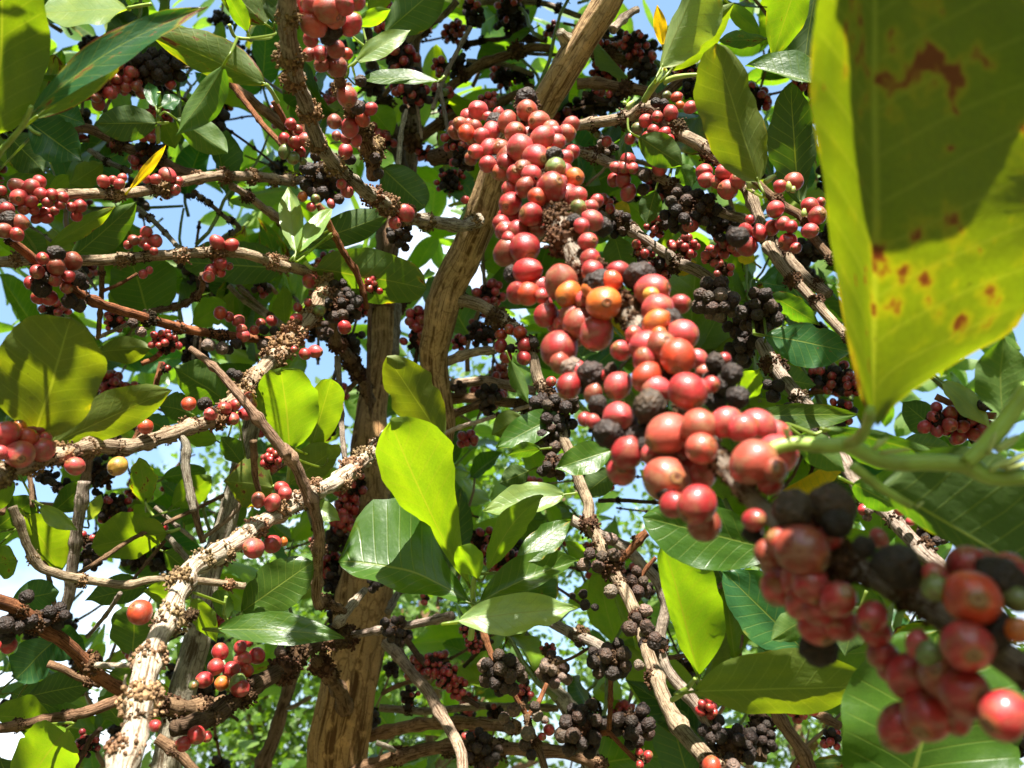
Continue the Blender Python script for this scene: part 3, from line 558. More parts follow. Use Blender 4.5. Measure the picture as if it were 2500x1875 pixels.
h.path('#9 930,95 1040,190 1160,285', [1.0, 1.0], [6, 5], name='twig', col='grey', kp=0)
h.path('#9 500,-60 490,60 470,200 440,400 420,600 370,760', [1.0, 1.0], [15, 14], name='side_branch', col='grey', kp=.25)
h.path('#9 190,-40 230,200 270,400 320,640 345,730', [1.05, 1.0], [6, 6], name='twig', col='brown', kp=.3)
h.path('#9 1140,-20 1175,170 1215,310', [1.0, 1.0], [10, 8], name='twig', col='brown', kp=.2)
h.path('#9 1455,50 1380,150 1215,285', [1.0, 1.0], [6, 6], name='twig', col='tan', kp=0)
h.path('#9 1000,270 1070,350 1140,430', [1.0, 1.0], [8, 8], name='twig', col='grey', kp=0)
h.path('#9 985,300 900,400 800,525', [1.0, .95], [5, 4], name='twig', col='brown', kp=0)
h.cluster(9, 540, 400, 70, 10, 50, 'kk', 1.02, lo=True); h.cluster(9, 970, 240, 50, 5, 45, 'Rr', 1.02, lo=True); h.cluster(9, 515, 290, 45, 5, 45, 'rR', 1.05, lo=True)
h.cluster(9, 690, 110, 110, 20, 45, 'RRkk', 1.1, lo=True); h.cluster(9, 770, 150, 50, 6, 40, 'Rr', 1.1, lo=True); h.cluster(5, 640, 1450, 120, 22, 45, 'kk', 1.15, lo=True); h.cluster(9, 640, 60, 60, 8, 40, 'kk', 1.15, lo=True)
h = thing(BR, 'dark crusted branch carrying a round bunch of red and green cherries beside the thick trunk', 'branch', 10, 560, 880, 1.0)
h.path('#10 -420,1420 -240,1370 -110,1290 80,1150 250,1050 380,940 560,880 640,870', [.78, .85, .95, 1.1], [22, 22, 20, 20], col='dark', kp=.95, gap=.035)
h.cherries('#9 1320,960,95,R 1440,935,70,R 1455,1010,100,r 1540,985,95,R 1295,1050,95,R 1385,1070,95,R 1480,1075,75,O 1225,1130,90,R 1330,1150,80,o 1425,1150,95,g 1440,1180,100,R 1160,1160,60,g 1490,900,60,R 1680,960,60,d 1690,900,60,n 1100,1515,85,R 1180,1460,100,R 1240,1470,60,R', Rc=.02, step=80)
h.path('#9 940,1470 1020,1520 1100,1590 1200,1720', [.85, .85], [15, 12], name='side_branch', col='brown', kp=.6)
# ------------------------------------------------------------------ upper middle
h = thing(BR, 'knobbly grey branch winding down from the top edge to the pale leaning stem', 'branch', 2, 1450, 1400, 1.0)
h.path('#2 275,-140 270,40 268,200 280,350 315,520 380,640 420,760 480,920 560,1030 650,1120 760,1220 880,1290 960,1350 1100,1390 1250,1412 1400,1425 1480,1390', [.54, .58, .66, .75, .85, .95, 1.03], [24, 23, 21, 18, 17, 17, 16, 16], col='grey', kp=.95, gap=.04, crust='tan', sides=18, jit=.2)
h.cherries('#2 1010,1350,105,r 945,1410,80,r 605,1165,65,r 640,1210,75,r', Rc=.02); h.cluster(2, 985, 1490, 80, 14, 55, 'kk', 1.0)
h = thing(BR, 'short hanging branch with large overripe red cherries at the top edge left of centre', 'branch', 2, 560, -60, .6)
h.path('#2 540,-150 520,40 530,180 560,380 600,540 660,700 740,850 790,960 800,1110', [.56, .6, .68, .78, .84], [14, 13, 12, 14, 20, 18], col='brown', kp=.95, gap=.03, crust='tan')
h.cherries('#2 480,180,100,k 520,230,100,k 560,190,100,k 310,20,150,r 420,30,130,r 520,60,170,b 430,150,165,b 560,110,130,b 620,30,130,r 700,10,110,r 665,155,130,r 410,250,90,r 470,340,90,R 400,345,80,B 570,310,110,B 640,340,70,O 575,420,130,B 480,410,90,B 640,610,125,b 728,512,68,n 710,680,85,n 740,750,90,O 660,810,105,r 560,770,90,B 790,690,80,R 700,890,70,r 630,880,60,R 575,860,60,B 630,960,90,R 660,1010,70,k 820,1000,60,n 840,1100,60,n', Rc=.02, step=70)
h = thing(BR, 'red-stemmed twig holding red and green cherries behind the knobbly grey branch', 'branch', 2, 0, 620, .95)
h.path('#1 1440,470 1520,600 1660,780 1790,920 #2 240,960', [.98, .92], [8, 7], col='red', kp=0)
h.path('#2 180,640 215,700 250,760 310,860', [.9, .92], [9, 7], name='twig', col='red', kp=.3)
h.path('#2 340,700 360,780 370,850', [.92, .92], [5, 5], name='twig', col='red', kp=0)
h.cherries('#2 285,785,70,R 245,880,75,R 310,900,85,R 375,885,85,r 340,970,75,R 245,960,75,g 300,1000,80,g 360,1020,50,g 330,820,60,R', Rc=.015)
h.cluster(2, 490, 1120, 140, 24, 75, 'kkn', .98); h.cherries('#2 360,1245,60,o 415,1310,60,r 440,1260,60,g 540,1290,50,r 415,1215,55,n 590,1260,60,n', Rc=.02)
h.path('#2 450,1290 510,1390 540,1450 600,1560 660,1660 #6 700,170 740,300 765,400', [.95, 1.0], [8, 9, 7], name='twig', col='red', kp=.35, gap=.04)
h.cluster(6, 800, 260, 55, 6, 45, 'Rr', 1.0)
h.leaf((722, 615), (702, 452), 30, 30, .93, g=-.6, c='P', fold=.3); h.leaf((724, 615), (812, 500), 20, 26, .93, g=-.7, c='P', fold=.35)
h.leaf((735, 600), (950, 525), 45, 38, 1.0, g=.1, c='D', shape='o')
h = thing(BR, 'shaded branch with black and dark red berries under the burnt leaf at upper left', 'branch', 1, 1300, 380, 1.05)
h.path('#1 380,640 560,580 800,500 1000,440 1200,380 1350,420 1500,560 1650,680 1815,810', [.95, 1.0, 1.05], [9, 10, 14], col='brown', kp=.5)
h.cluster(1, 610, 560, 95, 16, 78, 'RRrB', .95); h.cluster(1, 740, 480, 100, 16, 78, 'RRrB', .96); h.cluster(1, 930, 440, 110, 20, 70, 'kkkn', .98); h.cluster(1, 1060, 440, 100, 20, 66, 'kkkR', 1.0); h.cluster(1, 830, 530, 80, 10, 70, 'RRB', .97)
h = thing(BR, 'brown branch crossing the dark bluish leaves, above a small yellow leaf at upper left', 'branch', 1, 600, 830, 1.1)
h.path('#1 380,780 500,800 600,830 800,930 900,970 1000,1000 1100,1060 1250,1110', [1.1, 1.15], [13, 14], col='brown', kp=.6)
h.path('#1 570,950 680,1020 830,1080', [1.2, 1.15], [7, 7], name='twig', col='grey', kp=.8, gap=.03, crust='black')
h.cluster(1, 930, 850, 50, 4, 60, 'r', 1.08); h.cluster(1, 960, 960, 80, 12, 50, 'kk', 1.1); h.cluster(1, 890, 1020, 60, 7, 55, 'R', 1.1); h.cluster(1, 760, 880, 70, 10, 50, 'kkR', 1.12)
# ------------------------------------------------------------------ right-hand branches
h = R1 = thing(BR, 'crusted branch with clustered red cherries and green buds left of the big hanging leaf', 'branch', 3, 530, 800, .95)
h.path('#3 530,800 650,790 760,770 870,740 940,690 1030,680 1110,790 1230,870 1340,930 1450,1020 1600,1180 1640,1260 1700,1420 1760,1560 1815,1640 #8 200,20 300,150 420,270 560,420 680,540 800,660', [.95, .9, .85, .8, .74, .68], [14, 16, 18, 15, 14, 13, 12], col='tan', kp=.85, gap=.04, crust='dark')
h.cherries('#3 975,765,85,r 1050,740,70,r 1135,720,90,r 1110,605,55,g 1172,615,65,O 1258,680,80,r 1195,665,50,o 925,815,75,g 1025,825,75,R 1095,845,75,R 985,865,65,R 1030,890,70,R 1115,890,85,R 878,878,72,r 985,910,50,R 1090,660,65,k 1040,650,60,k 1480,915,80,r 1555,920,90,r 1545,1020,105,r 1650,1040,95,r 1600,990,85,R 1470,1090,100,r 1560,1140,105,r 1495,1200,120,r 1345,1090,100,r 1360,1140,95,r 1430,1150,80,r', Rc=.018, step=70)
h.path('#3 970,640 1010,570 1055,500 1085,450', [.85, .8], [8, 9], name=SH, col='green', kp=0, material=M_SHOOT, jit=.04, swell=.1)
h.path('#3 1090,520 1160,490 1250,475 1360,468', [.8, .78], [8, 6, 3], name=SH, col='green', kp=0, material=M_SHOOT, jit=.04, swell=.1)
h.leaf((1612, 168), (1735, -120), 22, 95, .66, g=.15, c='P', burn=.12, label='pale green leaf seen from below with white scars')
h.leaf((1636, 172), (1790, 5), 42, 46, .70, g=.5, c='Y', fold=.3); h.leaf((1618, 112), (1604, 12), 15, 18, .75, g=.4, c='W', burn=.05, label='small yellow leaf')
for (x0, y0, x1, y1, q) in ((1640, 1190, 1640, 1110, 20), (1665, 1200, 1690, 1150, 16), (1730, 1160, 1800, 1110, 14), (860, 690, 900, 640, 14), (850, 660, 840, 640, 10)):
    h.path('#3 %d,%d %d,%d %d,%d' % (x0, y0, (x0 + x1) / 2, (y0 + y1) / 2, x1, y1), .74, [q * .45, q * .6, q * .25], name='flower_bud', col=(.36, .42, .12, 1), kp=0, material=M_SHOOT, jit=.05, swell=0, samp=False)
h.leaf((1850, 445), (1742, 108), 84, 66, .64, g=.25, gx=.1, c='O', burn=.12, shape='r', label='drooping olive leaf with a burnt tip')
h.leaf((1952, 500), (1925, 203), 62, 62, .74, g=.2, c='D', shape='o'); h.leaf((2030, 215), (1822, 152), 16, 50, .72, g=-.5, c='G', fold=.3)
h.leaf((1962, -90), (1882, 142), 52, 48, .76, g=.7, c='Y', burn=.22); h.leaf((2005, -100), (1950, 210), 62, 50, .80, g=.15, c='D')
h.leaf((1780, 10), (1857, 85), 22, 26, .85, g=.8, c='Y'); h.leaf((1868, 95), (1750, 100), 22, 26, .88, g=.3, c='G', burn=.3)
h.leaf((1560, 335), (1668, 405), 45, 40, .86, g=.3, c='G')
h = thing(BR, 'short branch with red cherries half hidden by the left edge of the big leaf', 'branch', 4, 100, 1130, .72)
h.path('#4 80,1120 120,1150 200,1230 300,1310 400,1370 480,1500 600,1640', [.74, .68], [10, 12, 11], col='brown', kp=.8, gap=.04)
h.cherries('#4 355,1150,115,b 270,1180,80,r 240,1325,105,r 290,1415,90,r 220,1440,90,R 340,1435,80,R 460,1300,95,R 505,1365,110,r 460,1460,95,r 320,1530,110,R 370,1570,70,R 48,1465,95,R 140,1475,95,R 60,1560,120,R 80,1390,60,R 525,1280,60,R', Rc=.018)
for (x0, y0, x1, y1, q) in ((330, 1210, 325, 1150, 14), (350, 1220, 360, 1180, 12), (420, 1370, 425, 1320, 12)):
    h.path('#4 %d,%d %d,%d %d,%d' % (x0, y0, (x0 + x1) / 2, (y0 + y1) / 2, x1, y1), .68, [q * .45, q * .6, q * .25], name='flower_bud', col=(.36, .42, .12, 1), kp=0, material=M_SHOOT, jit=.05, swell=0, samp=False)
h = R2 = thing(BR, 'pale branch with red cherries emerging right of the foreground cherries near their top', 'branch', 3, 500, 950, .98)
h.path('#3 400,920 520,950 650,985 760,1035 900,1080 1050,1120 1200,1210 1350,1290 1500,1360 1620,1400 1815,1560 #8 330,90 450,220 580,310', [.98, .92, .88, .85, .78], [14, 13, 13, 14, 13], col='tan', kp=.7, gap=.055)
h.cherries('#3 865,1015,95,R 785,1060,70,r 840,1060,75,r 895,1065,70,r 775,1140,85,R 835,1140,90,R 865,1220,95,r 1065,1065,90,r 970,1110,75,n 960,1200,70,n 1258,1425,95,r 730,895,65,r 670,850,50,g', Rc=.016)
h.cluster(3, 1210, 1330, 130, 18, 75, 'knnk'); h.cluster(3, 1330, 1330, 110, 12, 70, 'knk'); h.cluster(3, 1060, 1420, 80, 12, 50, 'RRk', .98); h.cluster(3, 1220, 1560, 85, 14, 52, 'RR', .98); h.cluster(3, 1490, 1550, 85, 10, 66, 'rR', .92); h.cluster(3, 1450, 1420, 110, 14, 60, 'kk', .9)
h.cluster(3, 720, 950, 80, 12, 45, 'dkn', 1.0); h.cluster(3, 1380, 1640, 40, 3, 60, 'r', .9)
h.leaf((1600, 465), (1577, 548), 28, 30, .95, g=.2, c='D'); h.leaf((1660, 400), (1690, 460), 30, 26, .95, g=.3, c='G')
h = R3 = thing(BR, 'long branch with clusters of black dried berries falling to lower right behind the foreground', 'branch', 3, 590, 1300, 1.0)
h.path('#3 560,1270 600,1300 700,1370 860,1440 1000,1530 1130,1610 #7 1130,80 1300,150 1420,240 1510,340 1590,470 1680,590 1740,690 1815,780 #8 150,620 240,770 330,880 430,1000 540,1100 620,1220 700,1380 800,1560 #12 900,140 1000,260 1120,380 1260,500 1400,640', [1.0, .95, .9, .85, .78, .72, .66, .6], [13, 14, 15, 15, 17, 18, 19, 20, 20], col='grey', kp=.75, gap=.06)
h.cherries('#3 705,1260,70,r 750,1320,60,R 745,1280,50,R #12 975,110,60,r 1040,180,50,r 760,110,70,R 790,115,45,d 780,155,45,d', Rc=.02)
h.cluster(3, 820, 1420, 80, 9, 60, 'nkk'); h.cluster(3, 940, 1590, 70, 8, 55, 'Rnk'); h.cluster(7, 1420, 350, 125, 20, 85, 'ndnn', .86); h.cluster(7, 1690, 420, 125, 20, 88, 'kknn', .84); h.cluster(7, 1600, 650, 95, 10, 80, 'kn'); h.cluster(7, 1560, 520, 70, 6, 80, 'kn')
h.cluster(7, 1400, 70, 60, 8, 55, 'rR', .98); h.cluster(7, 1470, 150, 60, 8, 45, 'rr', .98); h.cluster(7, 1060, 150, 120, 18, 52, 'Rkr', 1.0); h.cluster(8, 240, 900, 55, 3, 80, 'k'); h.cluster(8, 320, 1070, 70, 7, 80, 'nk'); h.cluster(8, 430, 1160, 60, 5, 70, 'nk')
h.cluster(12, 1150, 240, 85, 13, 62, 'kkn', .66)
# ------------------------------------------------------------------ the long branch right of centre
h = CR = thing(BR, 'long weathered branch with brown dried berries coming down right of centre to the bottom', 'branch', 6, 1380, 340, 1.1)
h.path('#6 1300,320 1380,345 1500,385 1620,460 1720,540 #7 200,620 260,720 300,870 380,1000 430,1150 500,1300 560,1480 620,1620 #11 590,180 650,300 720,480 800,620 860,740 900,850 950,1000 1000,1130 1060,1280 1130,1420 1230,1540 1360,1700', [1.1, 1.05, 1.0, .96, .92, .88, .82, .74, .66, .6], [17, 16, 15, 14, 15, 16, 17, 18, 22, 23], col='tan', kp=.8, gap=.06)
h.cherries('#7 60,565,75,O 115,530,65,O 180,550,85,O 58,635,80,R 210,630,85,R 92,708,75,R 205,712,85,R 120,650,55,k 265,615,70,k 378,860,65,r #11 720,285,70,d 735,380,75,n 590,375,65,n 660,390,65,n 555,440,75,d 640,450,75,n 715,600,75,d 925,715,75,d 870,755,55,n 830,820,90,n 930,810,75,n 560,680,60,k 620,695,45,k 485,625,40,k 550,615,50,k 885,1040,60,d 1320,1650,110,O 1450,1650,80,d 980,880,75,n', Rc=.018)
h.cluster(7, 400, 1050, 150, 22, 75, 'knnk'); h.cluster(7, 360, 1200, 105, 14, 75, 'kn'); h.cluster(7, 390, 1380, 90, 8, 75, 'kn'); h.cluster(11, 860, 560, 90, 10, 75, 'ndn', .86); h.cluster(11, 960, 900, 70, 6, 80, 'kn'); h.cluster(11, 740, 1010, 95, 9, 82, 'kn', .84)
h.path('#11 760,420 830,360 900,280 940,250', [.86, .86], [9, 11], name='side_branch', col='red', kp=.9, gap=.03); h.path('#11 895,515 930,460 985,395', [.86, .86], [6, 5], name='twig', col='red', kp=0)
h.path('#11 715,1090 712,1200 705,1420', [.86, .9], [7, 7], name='twig', col='red', kp=0); h.path('#11 700,1430 780,1520 870,1610', [.9, .9], [6, 6], name='twig', col='red', kp=0)
h = thing(BR, 'second weathered branch running behind the long dried-berry branch at lower right of centre', 'branch', 11, 480, 160, 1.0)
h.path('#11 480,160 640,240 800,330 920,460 1000,560 1040,700 1010,900 1060,1080 1150,1200 1230,1300 1330,1440', [1.0, .95, .9], [14, 15, 16], col='grey', kp=.5)
h.path('#11 600,1440 700,1430 800,1400', [.95, .95], [13, 12], name='side_branch', col='red', kp=.3); h.cluster(11, 850, 1400, 120, 14, 80, 'kkn', .93); h.cluster(11, 540, 1420, 150, 24, 80, 'kkn', .95); h.cluster(11, 1440, 1540, 140, 20, 72, 'kk', .9); h.cluster(11, 900, 1590, 60, 4, 55, 'R', .9); h.cluster(11, 1330, 1430, 70, 7, 72, 'kk', .9)
h = thing(BR, 'grey branch sloping under the lit central leaves with black berries towards the dried-berry branch', 'branch', 11, 370, 780, .98)
h.path('#10 1850,780 #11 380,785 500,850 650,930 720,1000 #11 800,1080', [1.0, .92], [14, 15], col='grey', kp=.4); h.cluster(11, 520, 880, 40, 3, 55, 'n')
h.cluster(11, 650, 1020, 70, 7, 70, 'kn'); h.path('#11 380,1040 480,1000 580,940', [1.0, .98], [4, 4], name='twig', col='brown', kp=0)
h = thing('dried_cluster_twig', 'two orange forked leaf stalks meeting below a bunch of large dried berries at the bottom', 'twig', 11, 215, 1340, .82)
h.path('#11 105,1165 150,1250 210,1345', [.8, .8], [6, 7], name='stalk', col='red', kp=0); h.path('#11 335,1155 280,1270 215,1345', [.82, .8], [6, 7], name='stalk', col='red', kp=0); h.path('#11 210,1340 240,1450 300,1600 340,1750', [.8, .78], [9, 10], col='brown', kp=.6)
h.cherries('#11 135,1310,75,d 75,1360,65,d 105,1420,60,d 220,1450,80,d 275,1345,65,d 320,1370,45,d 260,1290,60,n 345,1430,65,R 305,1470,45,R 200,1520,70,n 240,1580,60,k', Rc=.015)
h.cluster(10, 1545, 1090, 115, 20, 78, 'nnkn', .78); h.cherries('#10 1435,1045,85,d', Rc=.03); h.path('#10 1400,800 1440,900 1480,1000 1540,1100', [.8, .78], [9, 8], name='stalk', col='red', kp=0)
h = thing(BR, 'three level branches stacked at the bottom centre right of the thick trunk', 'branch', 10, 780, 1400, 1.25)
h.path('#10 800,1295 950,1305 1100,1310 1400,1292 1600,1292 #11 250,1290 400,1300', [1.3, 1.3], [10, 9], col='tan', kp=.15)
h.o['label'] = 'thin level branch right of the thick trunk, highest of three at the bottom'
h.cluster(10, 1340, 1470, 50, 5, 50, 'Rr', 1.3, lo=True)
h = thing(BR, 'sun-patched brown level branch right of the thick trunk, middle of three at the bottom', 'branch', 10, 780, 1450, 1.22)
h.path('#10 740,1470 880,1420 1000,1400 1150,1390 1300,1385 1500,1410 1640,1425', [1.25, 1.15], [16, 15], col=(.30, .18, .10, 1), kp=.2)
h = thing(BR, 'dark-crusted level branch right of the thick trunk, lowest of three at the bottom', 'branch', 10, 720, 1640, 1.18)
h.path('#10 640,1700 800,1630 900,1590 1050,1555 1200,1540 1500,1540 1720,1540 #11 450,1570 700,1640', [1.18, 1.1], [17, 16], col='brown', kp=.6, gap=.06)
h.cluster(10, 1400, 1560, 120, 20, 60, 'kkn', 1.1); h.path('#10 780,1510 840,1530 900,1560', [1.15, 1.15], [7, 6], name='twig', col='grey', kp=.5)
# ------------------------------------------------------------------ branches further back
far = 'thinner branches seen further back in the tree'
for (lab, segs, cl) in (
    ('thin branch with dark knobs passing behind the pale leaning stem near its top', [('#3 640,335 750,350 880,390 980,420', 1.35, [13, 12], 'brown', .8)], [(3, 900, 270, 90, 14, 45, 'Rr', 1.3), (3, 990, 370, 50, 4, 55, 'r', 1.3), (3, 960, 460, 80, 12, 52, 'nk', 1.3)]),
    ('brown branch curving behind the green shoot tips right of the pale leaning stem', [('#3 540,540 700,530 850,550 980,580 1060,640 1200,520 1300,560 1380,660', 1.2, [14, 14], 'brown', .6), ('#3 580,595 700,640 850,672', 1.25, [7, 7], 'dark', .6)], [(3, 760, 440, 110, 26, 46, 'RRp', 1.45), (3, 690, 470, 60, 10, 46, 'R', 1.45), (3, 660, 590, 40, 3, 50, 'r', 1.25), (3, 790, 620, 60, 10, 42, 'dkk', 1.2), (3, 740, 605, 20, 1, 48, 'r', 1.2), (3, 1290, 570, 90, 12, 52, 'kk', 1.15), (3, 1230, 440, 80, 9, 48, 'rkR', 1.2)]),
    ('brown branch sloping up behind the trunk fork towards the pale leaning stem', [('#2 1240,640 1290,570 1400,470 1500,400 1650,350 1815,310 #3 380,310', 1.4, [12, 13, 11], 'brown', .4)], [(2, 1350, 420, 70, 14, 42, 'kk', 1.4), (2, 1240, 430, 60, 8, 46, 'Rr', 1.35)]),
    ('high dark branch hung with black and red berries left of the pale stem top', [('#2 1340,290 1500,265 1815,245 #3 350,250', 1.6, [8, 8], 'dark', .9), ('#3 -100,20 220,10 300,15 400,40 560,100', 1.55, [7, 7], 'grey', .9), ('#3 700,270 760,280 830,290', 1.5, [8, 7], 'brown', .5)], [(3, 130, 130, 110, 30, 46, 'kk', 1.55), (3, 120, 40, 90, 14, 44, 'rRk', 1.5), (2, 1440, 120, 70, 14, 46, 'kk', 1.5), (2, 1420, 40, 60, 6, 46, 'rk', 1.5), (2, 1320, 200, 70, 14, 42, 'RR', 1.6), (3, 385, 190, 60, 12, 34, 'Rp', 1.6)]),
    ('branch with dark berries just above the top of the foreground cherries on its left', [('#2 1590,650 1700,600 1815,570 #3 280,565', 1.4, [11, 10], 'brown', .5), ('#2 1400,390 1600,400 1700,430 1815,470', 1.5, [7, 6], 'grey', .9)], [(2, 1540, 640, 60, 9, 46, 'Rr', 1.2), (2, 1640, 500, 80, 14, 40, 'kRk', 1.5), (2, 1750, 480, 60, 10, 40, 'kk', 1.5)]),
    ('stout brown side branch with red berries left of the foreground cherry top', [('#2 1030,960 1100,880 1250,780 1400,700 1500,660', 1.5, [14, 13], 'brown', .5), ('#2 1190,1010 1280,980 1400,980', 1.1, [22, 18], 'dark', 1)], [(2, 1350, 880, 100, 20, 55, 'RRr', 1.0), (2, 1390, 1010, 90, 14, 52, 'Rkk', 1.0), (2, 1300, 690, 100, 22, 36, 'RR', 1.5), (2, 1230, 600, 70, 10, 46, 'Rrg', 1.3), (2, 1300, 1150, 95, 20, 40, 'RRk', 1.3), (2, 1395, 1265, 35, 2, 62, 'r', 1.05), (2, 1130, 980, 60, 10, 38, 'R', 1.5)]),
    ('pale broken twigs standing in front of the trunk fork', [('#2 1015,695 985,850 960,1050', 1.2, [5, 8], 'pale', 0), ('#2 1425,170 1330,350 1260,480 1185,690', 1.25, [6, 6], 'grey', .1), ('#2 1220,520 1250,680 1285,850', 1.2, [6, 5], 'grey', 0), ('#2 1000,290 1090,200 1250,100 1340,0', 1.5, [9, 8], 'grey', .1), ('#2 880,600 930,540 960,500', 1.5, [7, 6], 'brown', 0)], []),
    ('pale branch in full sun right of the pale leaning stem at mid height', [('#6 1250,745 1330,715 1400,690 1480,670 1580,660', 1.15, [13, 10], 'pale', .15)], [(6, 1500, 560, 110, 22, 40, 'kkR', 1.25), (6, 1350, 610, 50, 8, 40, 'R', 1.25)]),
    ('grey branch pair above the lit twig right of the pale leaning stem', [('#6 1240,895 1350,868 1500,858 1650,885 1840,915', 1.2, [12, 13], 'tan', .3), ('#6 1240,972 1380,958 1500,960 1700,990 1840,1000', 1.22, [13, 14], 'brown', .5), ('#6 1240,1085 1400,1030 1560,965', 1.18, [11, 10], 'brown', .3)], [(6, 1540, 950, 70, 8, 60, 'kn', 1.15), (6, 1350, 900, 40, 5, 45, 'n', 1.15), (6, 1530, 1040, 45, 4, 55, 'kn', 1.15)]),
    ('thin lit twig with small knots slanting up behind the bright central leaf', [('#6 1250,1188 1370,1142 1480,1112 1600,1072 1800,1012', 1.1, [6, 5], 'pale', .4)], []),
    ('thin vertical twigs hanging in front of the upper trunk', [('#6 790,300 782,500 778,800 788,1060', 1.25, [6, 5], 'brown', .1), ('#6 960,370 955,500 950,700', 1.5, [9, 8], 'grey', 0), ('#6 560,1150 480,1230 #6 350,1310 100,1480 -60,1580', 1.05, [6, 6], 'brown', .1), ('#6 700,860 600,960 490,1100 400,1210', 1.1, [6, 6], 'brown', .1)], [(6, 515, 1150, 50, 8, 45, 'RO', 1.1), (6, 170, 1360, 62, 15, 45, 'RR', .95)]),
    ('twig with a tight ball of small red berries right of the large olive leaf', [('#5 1130,510 1080,600 980,700 890,740', 1.0, [7, 7], 'red', .2), ('#5 1020,740 980,900 930,1060 840,1240', 1.0, [7, 7], 'red', .1)], [(5, 1050, 615, 85, 18, 46, 'RR', .98), (5, 740, 480, 80, 12, 42, 'RRr', 1.2), (5, 1040, 780, 40, 3, 40, 'R', 1.0), (5, 860, 1000, 60, 10, 36, 'kRR', 1.2), (5, 350, 410, 90, 10, 52, 'Rr', 1.05), (5, 840, 1140, 40, 5, 36, 'k', 1.1)]),
    ('short knotted twigs in the bright gap above the lumpy branch', [('#5 1450,260 1550,350 1700,455 1830,530', 1.2, [7, 7], 'tan', .3), ('#5 1500,240 1600,340 1660,400', 1.25, [6, 6], 'brown', .4), ('#6 -40,270 60,360 150,440 260,520', 1.2, [6, 6], 'tan', .1)], [(6, 100, 270, 50, 8, 42, 'nR', 1.2)]),
    ('branch with dark red berry bunches right of the big leaf stalk', [('#8 1260,950 1400,1010 1520,1060 1640,1080', .95, [9, 10], 'red', .3), ('#8 450,930 550,920 640,930', 1.2, [7, 7], 'red', .3)], [(8, 1270, 1110, 95, 10, 82, 'RpR', .92), (8, 1400, 1130, 110, 13, 80, 'RRR', .93), (8, 1500, 1180, 90, 9, 72, 'RkR', .94), (8, 1580, 1010, 50, 2, 95, 'k', .9), (8, 620, 850, 120, 22, 58, 'RRrk', 1.15), (8, 480, 850, 70, 10, 50, 'rRk', 1.2), (8, 720, 880, 60, 8, 62, 'R', 1.1), (8, 650, 1060, 90, 12, 55, 'RkR', 1.1)]),
    ('branch running level behind the folded leaf at the lower right', [('#11 1250,1175 1400,1175 1550,1190 1750,1260', .8, [14, 13], 'brown', .2), ('#11 1600,1270 1610,1400 1600,1600', 1.0, [18, 20], 'dark', .9), ('#12 225,1290 300,1430 380,1560 450,1720', .9, [16, 18], 'brown', .2), ('#12 440,1310 520,1350 620,1410', .95, [12, 11], 'brown', .1), ('#11 1060,995 1190,985', 1.0, [6, 6], 'brown', .1), ('#11 640,60 780,55 900,62 1030,70', 1.3, [6, 5], 'dark', .8)], [(11, 1300, 1290, 60, 8, 55, 'R', .9), (11, 1630, 1470, 80, 14, 58, 'kk', .95), (12, 385, 1310, 70, 7, 60, 'Rr', .92), (12, 60, 1500, 60, 6, 65, 'k', .9), (11, 1600, 1280, 60, 8, 45, 'Rk', 1.0), (12, 560, 1480, 60, 8, 50, 'Rk', 1.0)]),
    ('shaded twig with a long bunch of deep red berries right of the thick trunk', [('#10 960,880 1050,1000 1150,1100 1250,1200 1400,1290', 1.15, [8, 7], 'dark', .4), ('#10 820,1210 930,1160 1100,1110', 1.25, [6, 6], 'brown', .2), ('#10 1310,1050 1400,960 1480,900', 1.2, [5, 5], 'dark', 0)], [(10, 1130, 1030, 65, 12, 40, 'RRp', 1.12), (10, 1210, 1110, 90, 24, 42, 'RRp', 1.12), (10, 1270, 1180, 60, 12, 42, 'Rr', 1.12), (10, 1340, 820, 60, 16, 32, 'RRg', 1.1), (10, 1370, 920, 50, 14, 30, 'Rp', 1.1), (10, 980, 1230, 60, 12, 34, 'pRk', 1.3), (10, 1660, 1200, 60, 10, 45, 'kR', 1.1), (10, 1500, 1330, 60, 8, 40, 'Rk', 1.2), (10, 880, 1070, 50, 8, 36, 'k', 1.3), (10, 1080, 640, 30, 2, 38, 'r', 1.2)]),
    ('two bunches of dried and red berries in the shade at the bottom left', [('#9 430,1700 480,1600 540,1480 600,1420', .95, [7, 6], 'dark', .3)], [(9, 520, 1510, 80, 18, 38, 'Rpk', .95)]),
    ('dark branch with knobbly twigs at the lower left edge', [('#5 250,1440 330,1490 420,1560 500,1660', 1.1, [9, 9], 'dark', .9), ('#5 560,1180 560,1330 540,1500 500,1680', 1.1, [12, 12], 'brown', .2), ('#5 70,1500 40,1600 0,1700', 1.0, [9, 9], 'brown', .2), ('#5 190,1450 200,1650', 1.0, [6, 6], 'brown', .2)], [(5, 430, 1540, 60, 10, 46, 'kk', 1.1), (5, 300, 1460, 60, 9, 46, 'kk', 1.1)]),
    ):
    s0 = segs[0][0].split(); t0 = int(s0[0][1:]); x0, y0 = map(float, s0[1].split(',')); dd = segs[0][1]
    h = thing(BR, lab, 'branch', t0, x0, y0, dd)
    for i, (sp, d_, r_, c_, k_) in enumerate(segs): h.path(sp, [d_, d_ * .97], r_, name='stem' if i == 0 else 'twig', col=c_, kp=k_, gap=.045, crust='black' if c_ in ('dark', 'grey') else 'dark', sides=10)
    for (t_, x_, y_, R_, n_, dm_, pal_, d_) in cl: h.cluster(t_, x_, y_, R_, n_, dm_, pal_, d_, lo=True, crust='black')
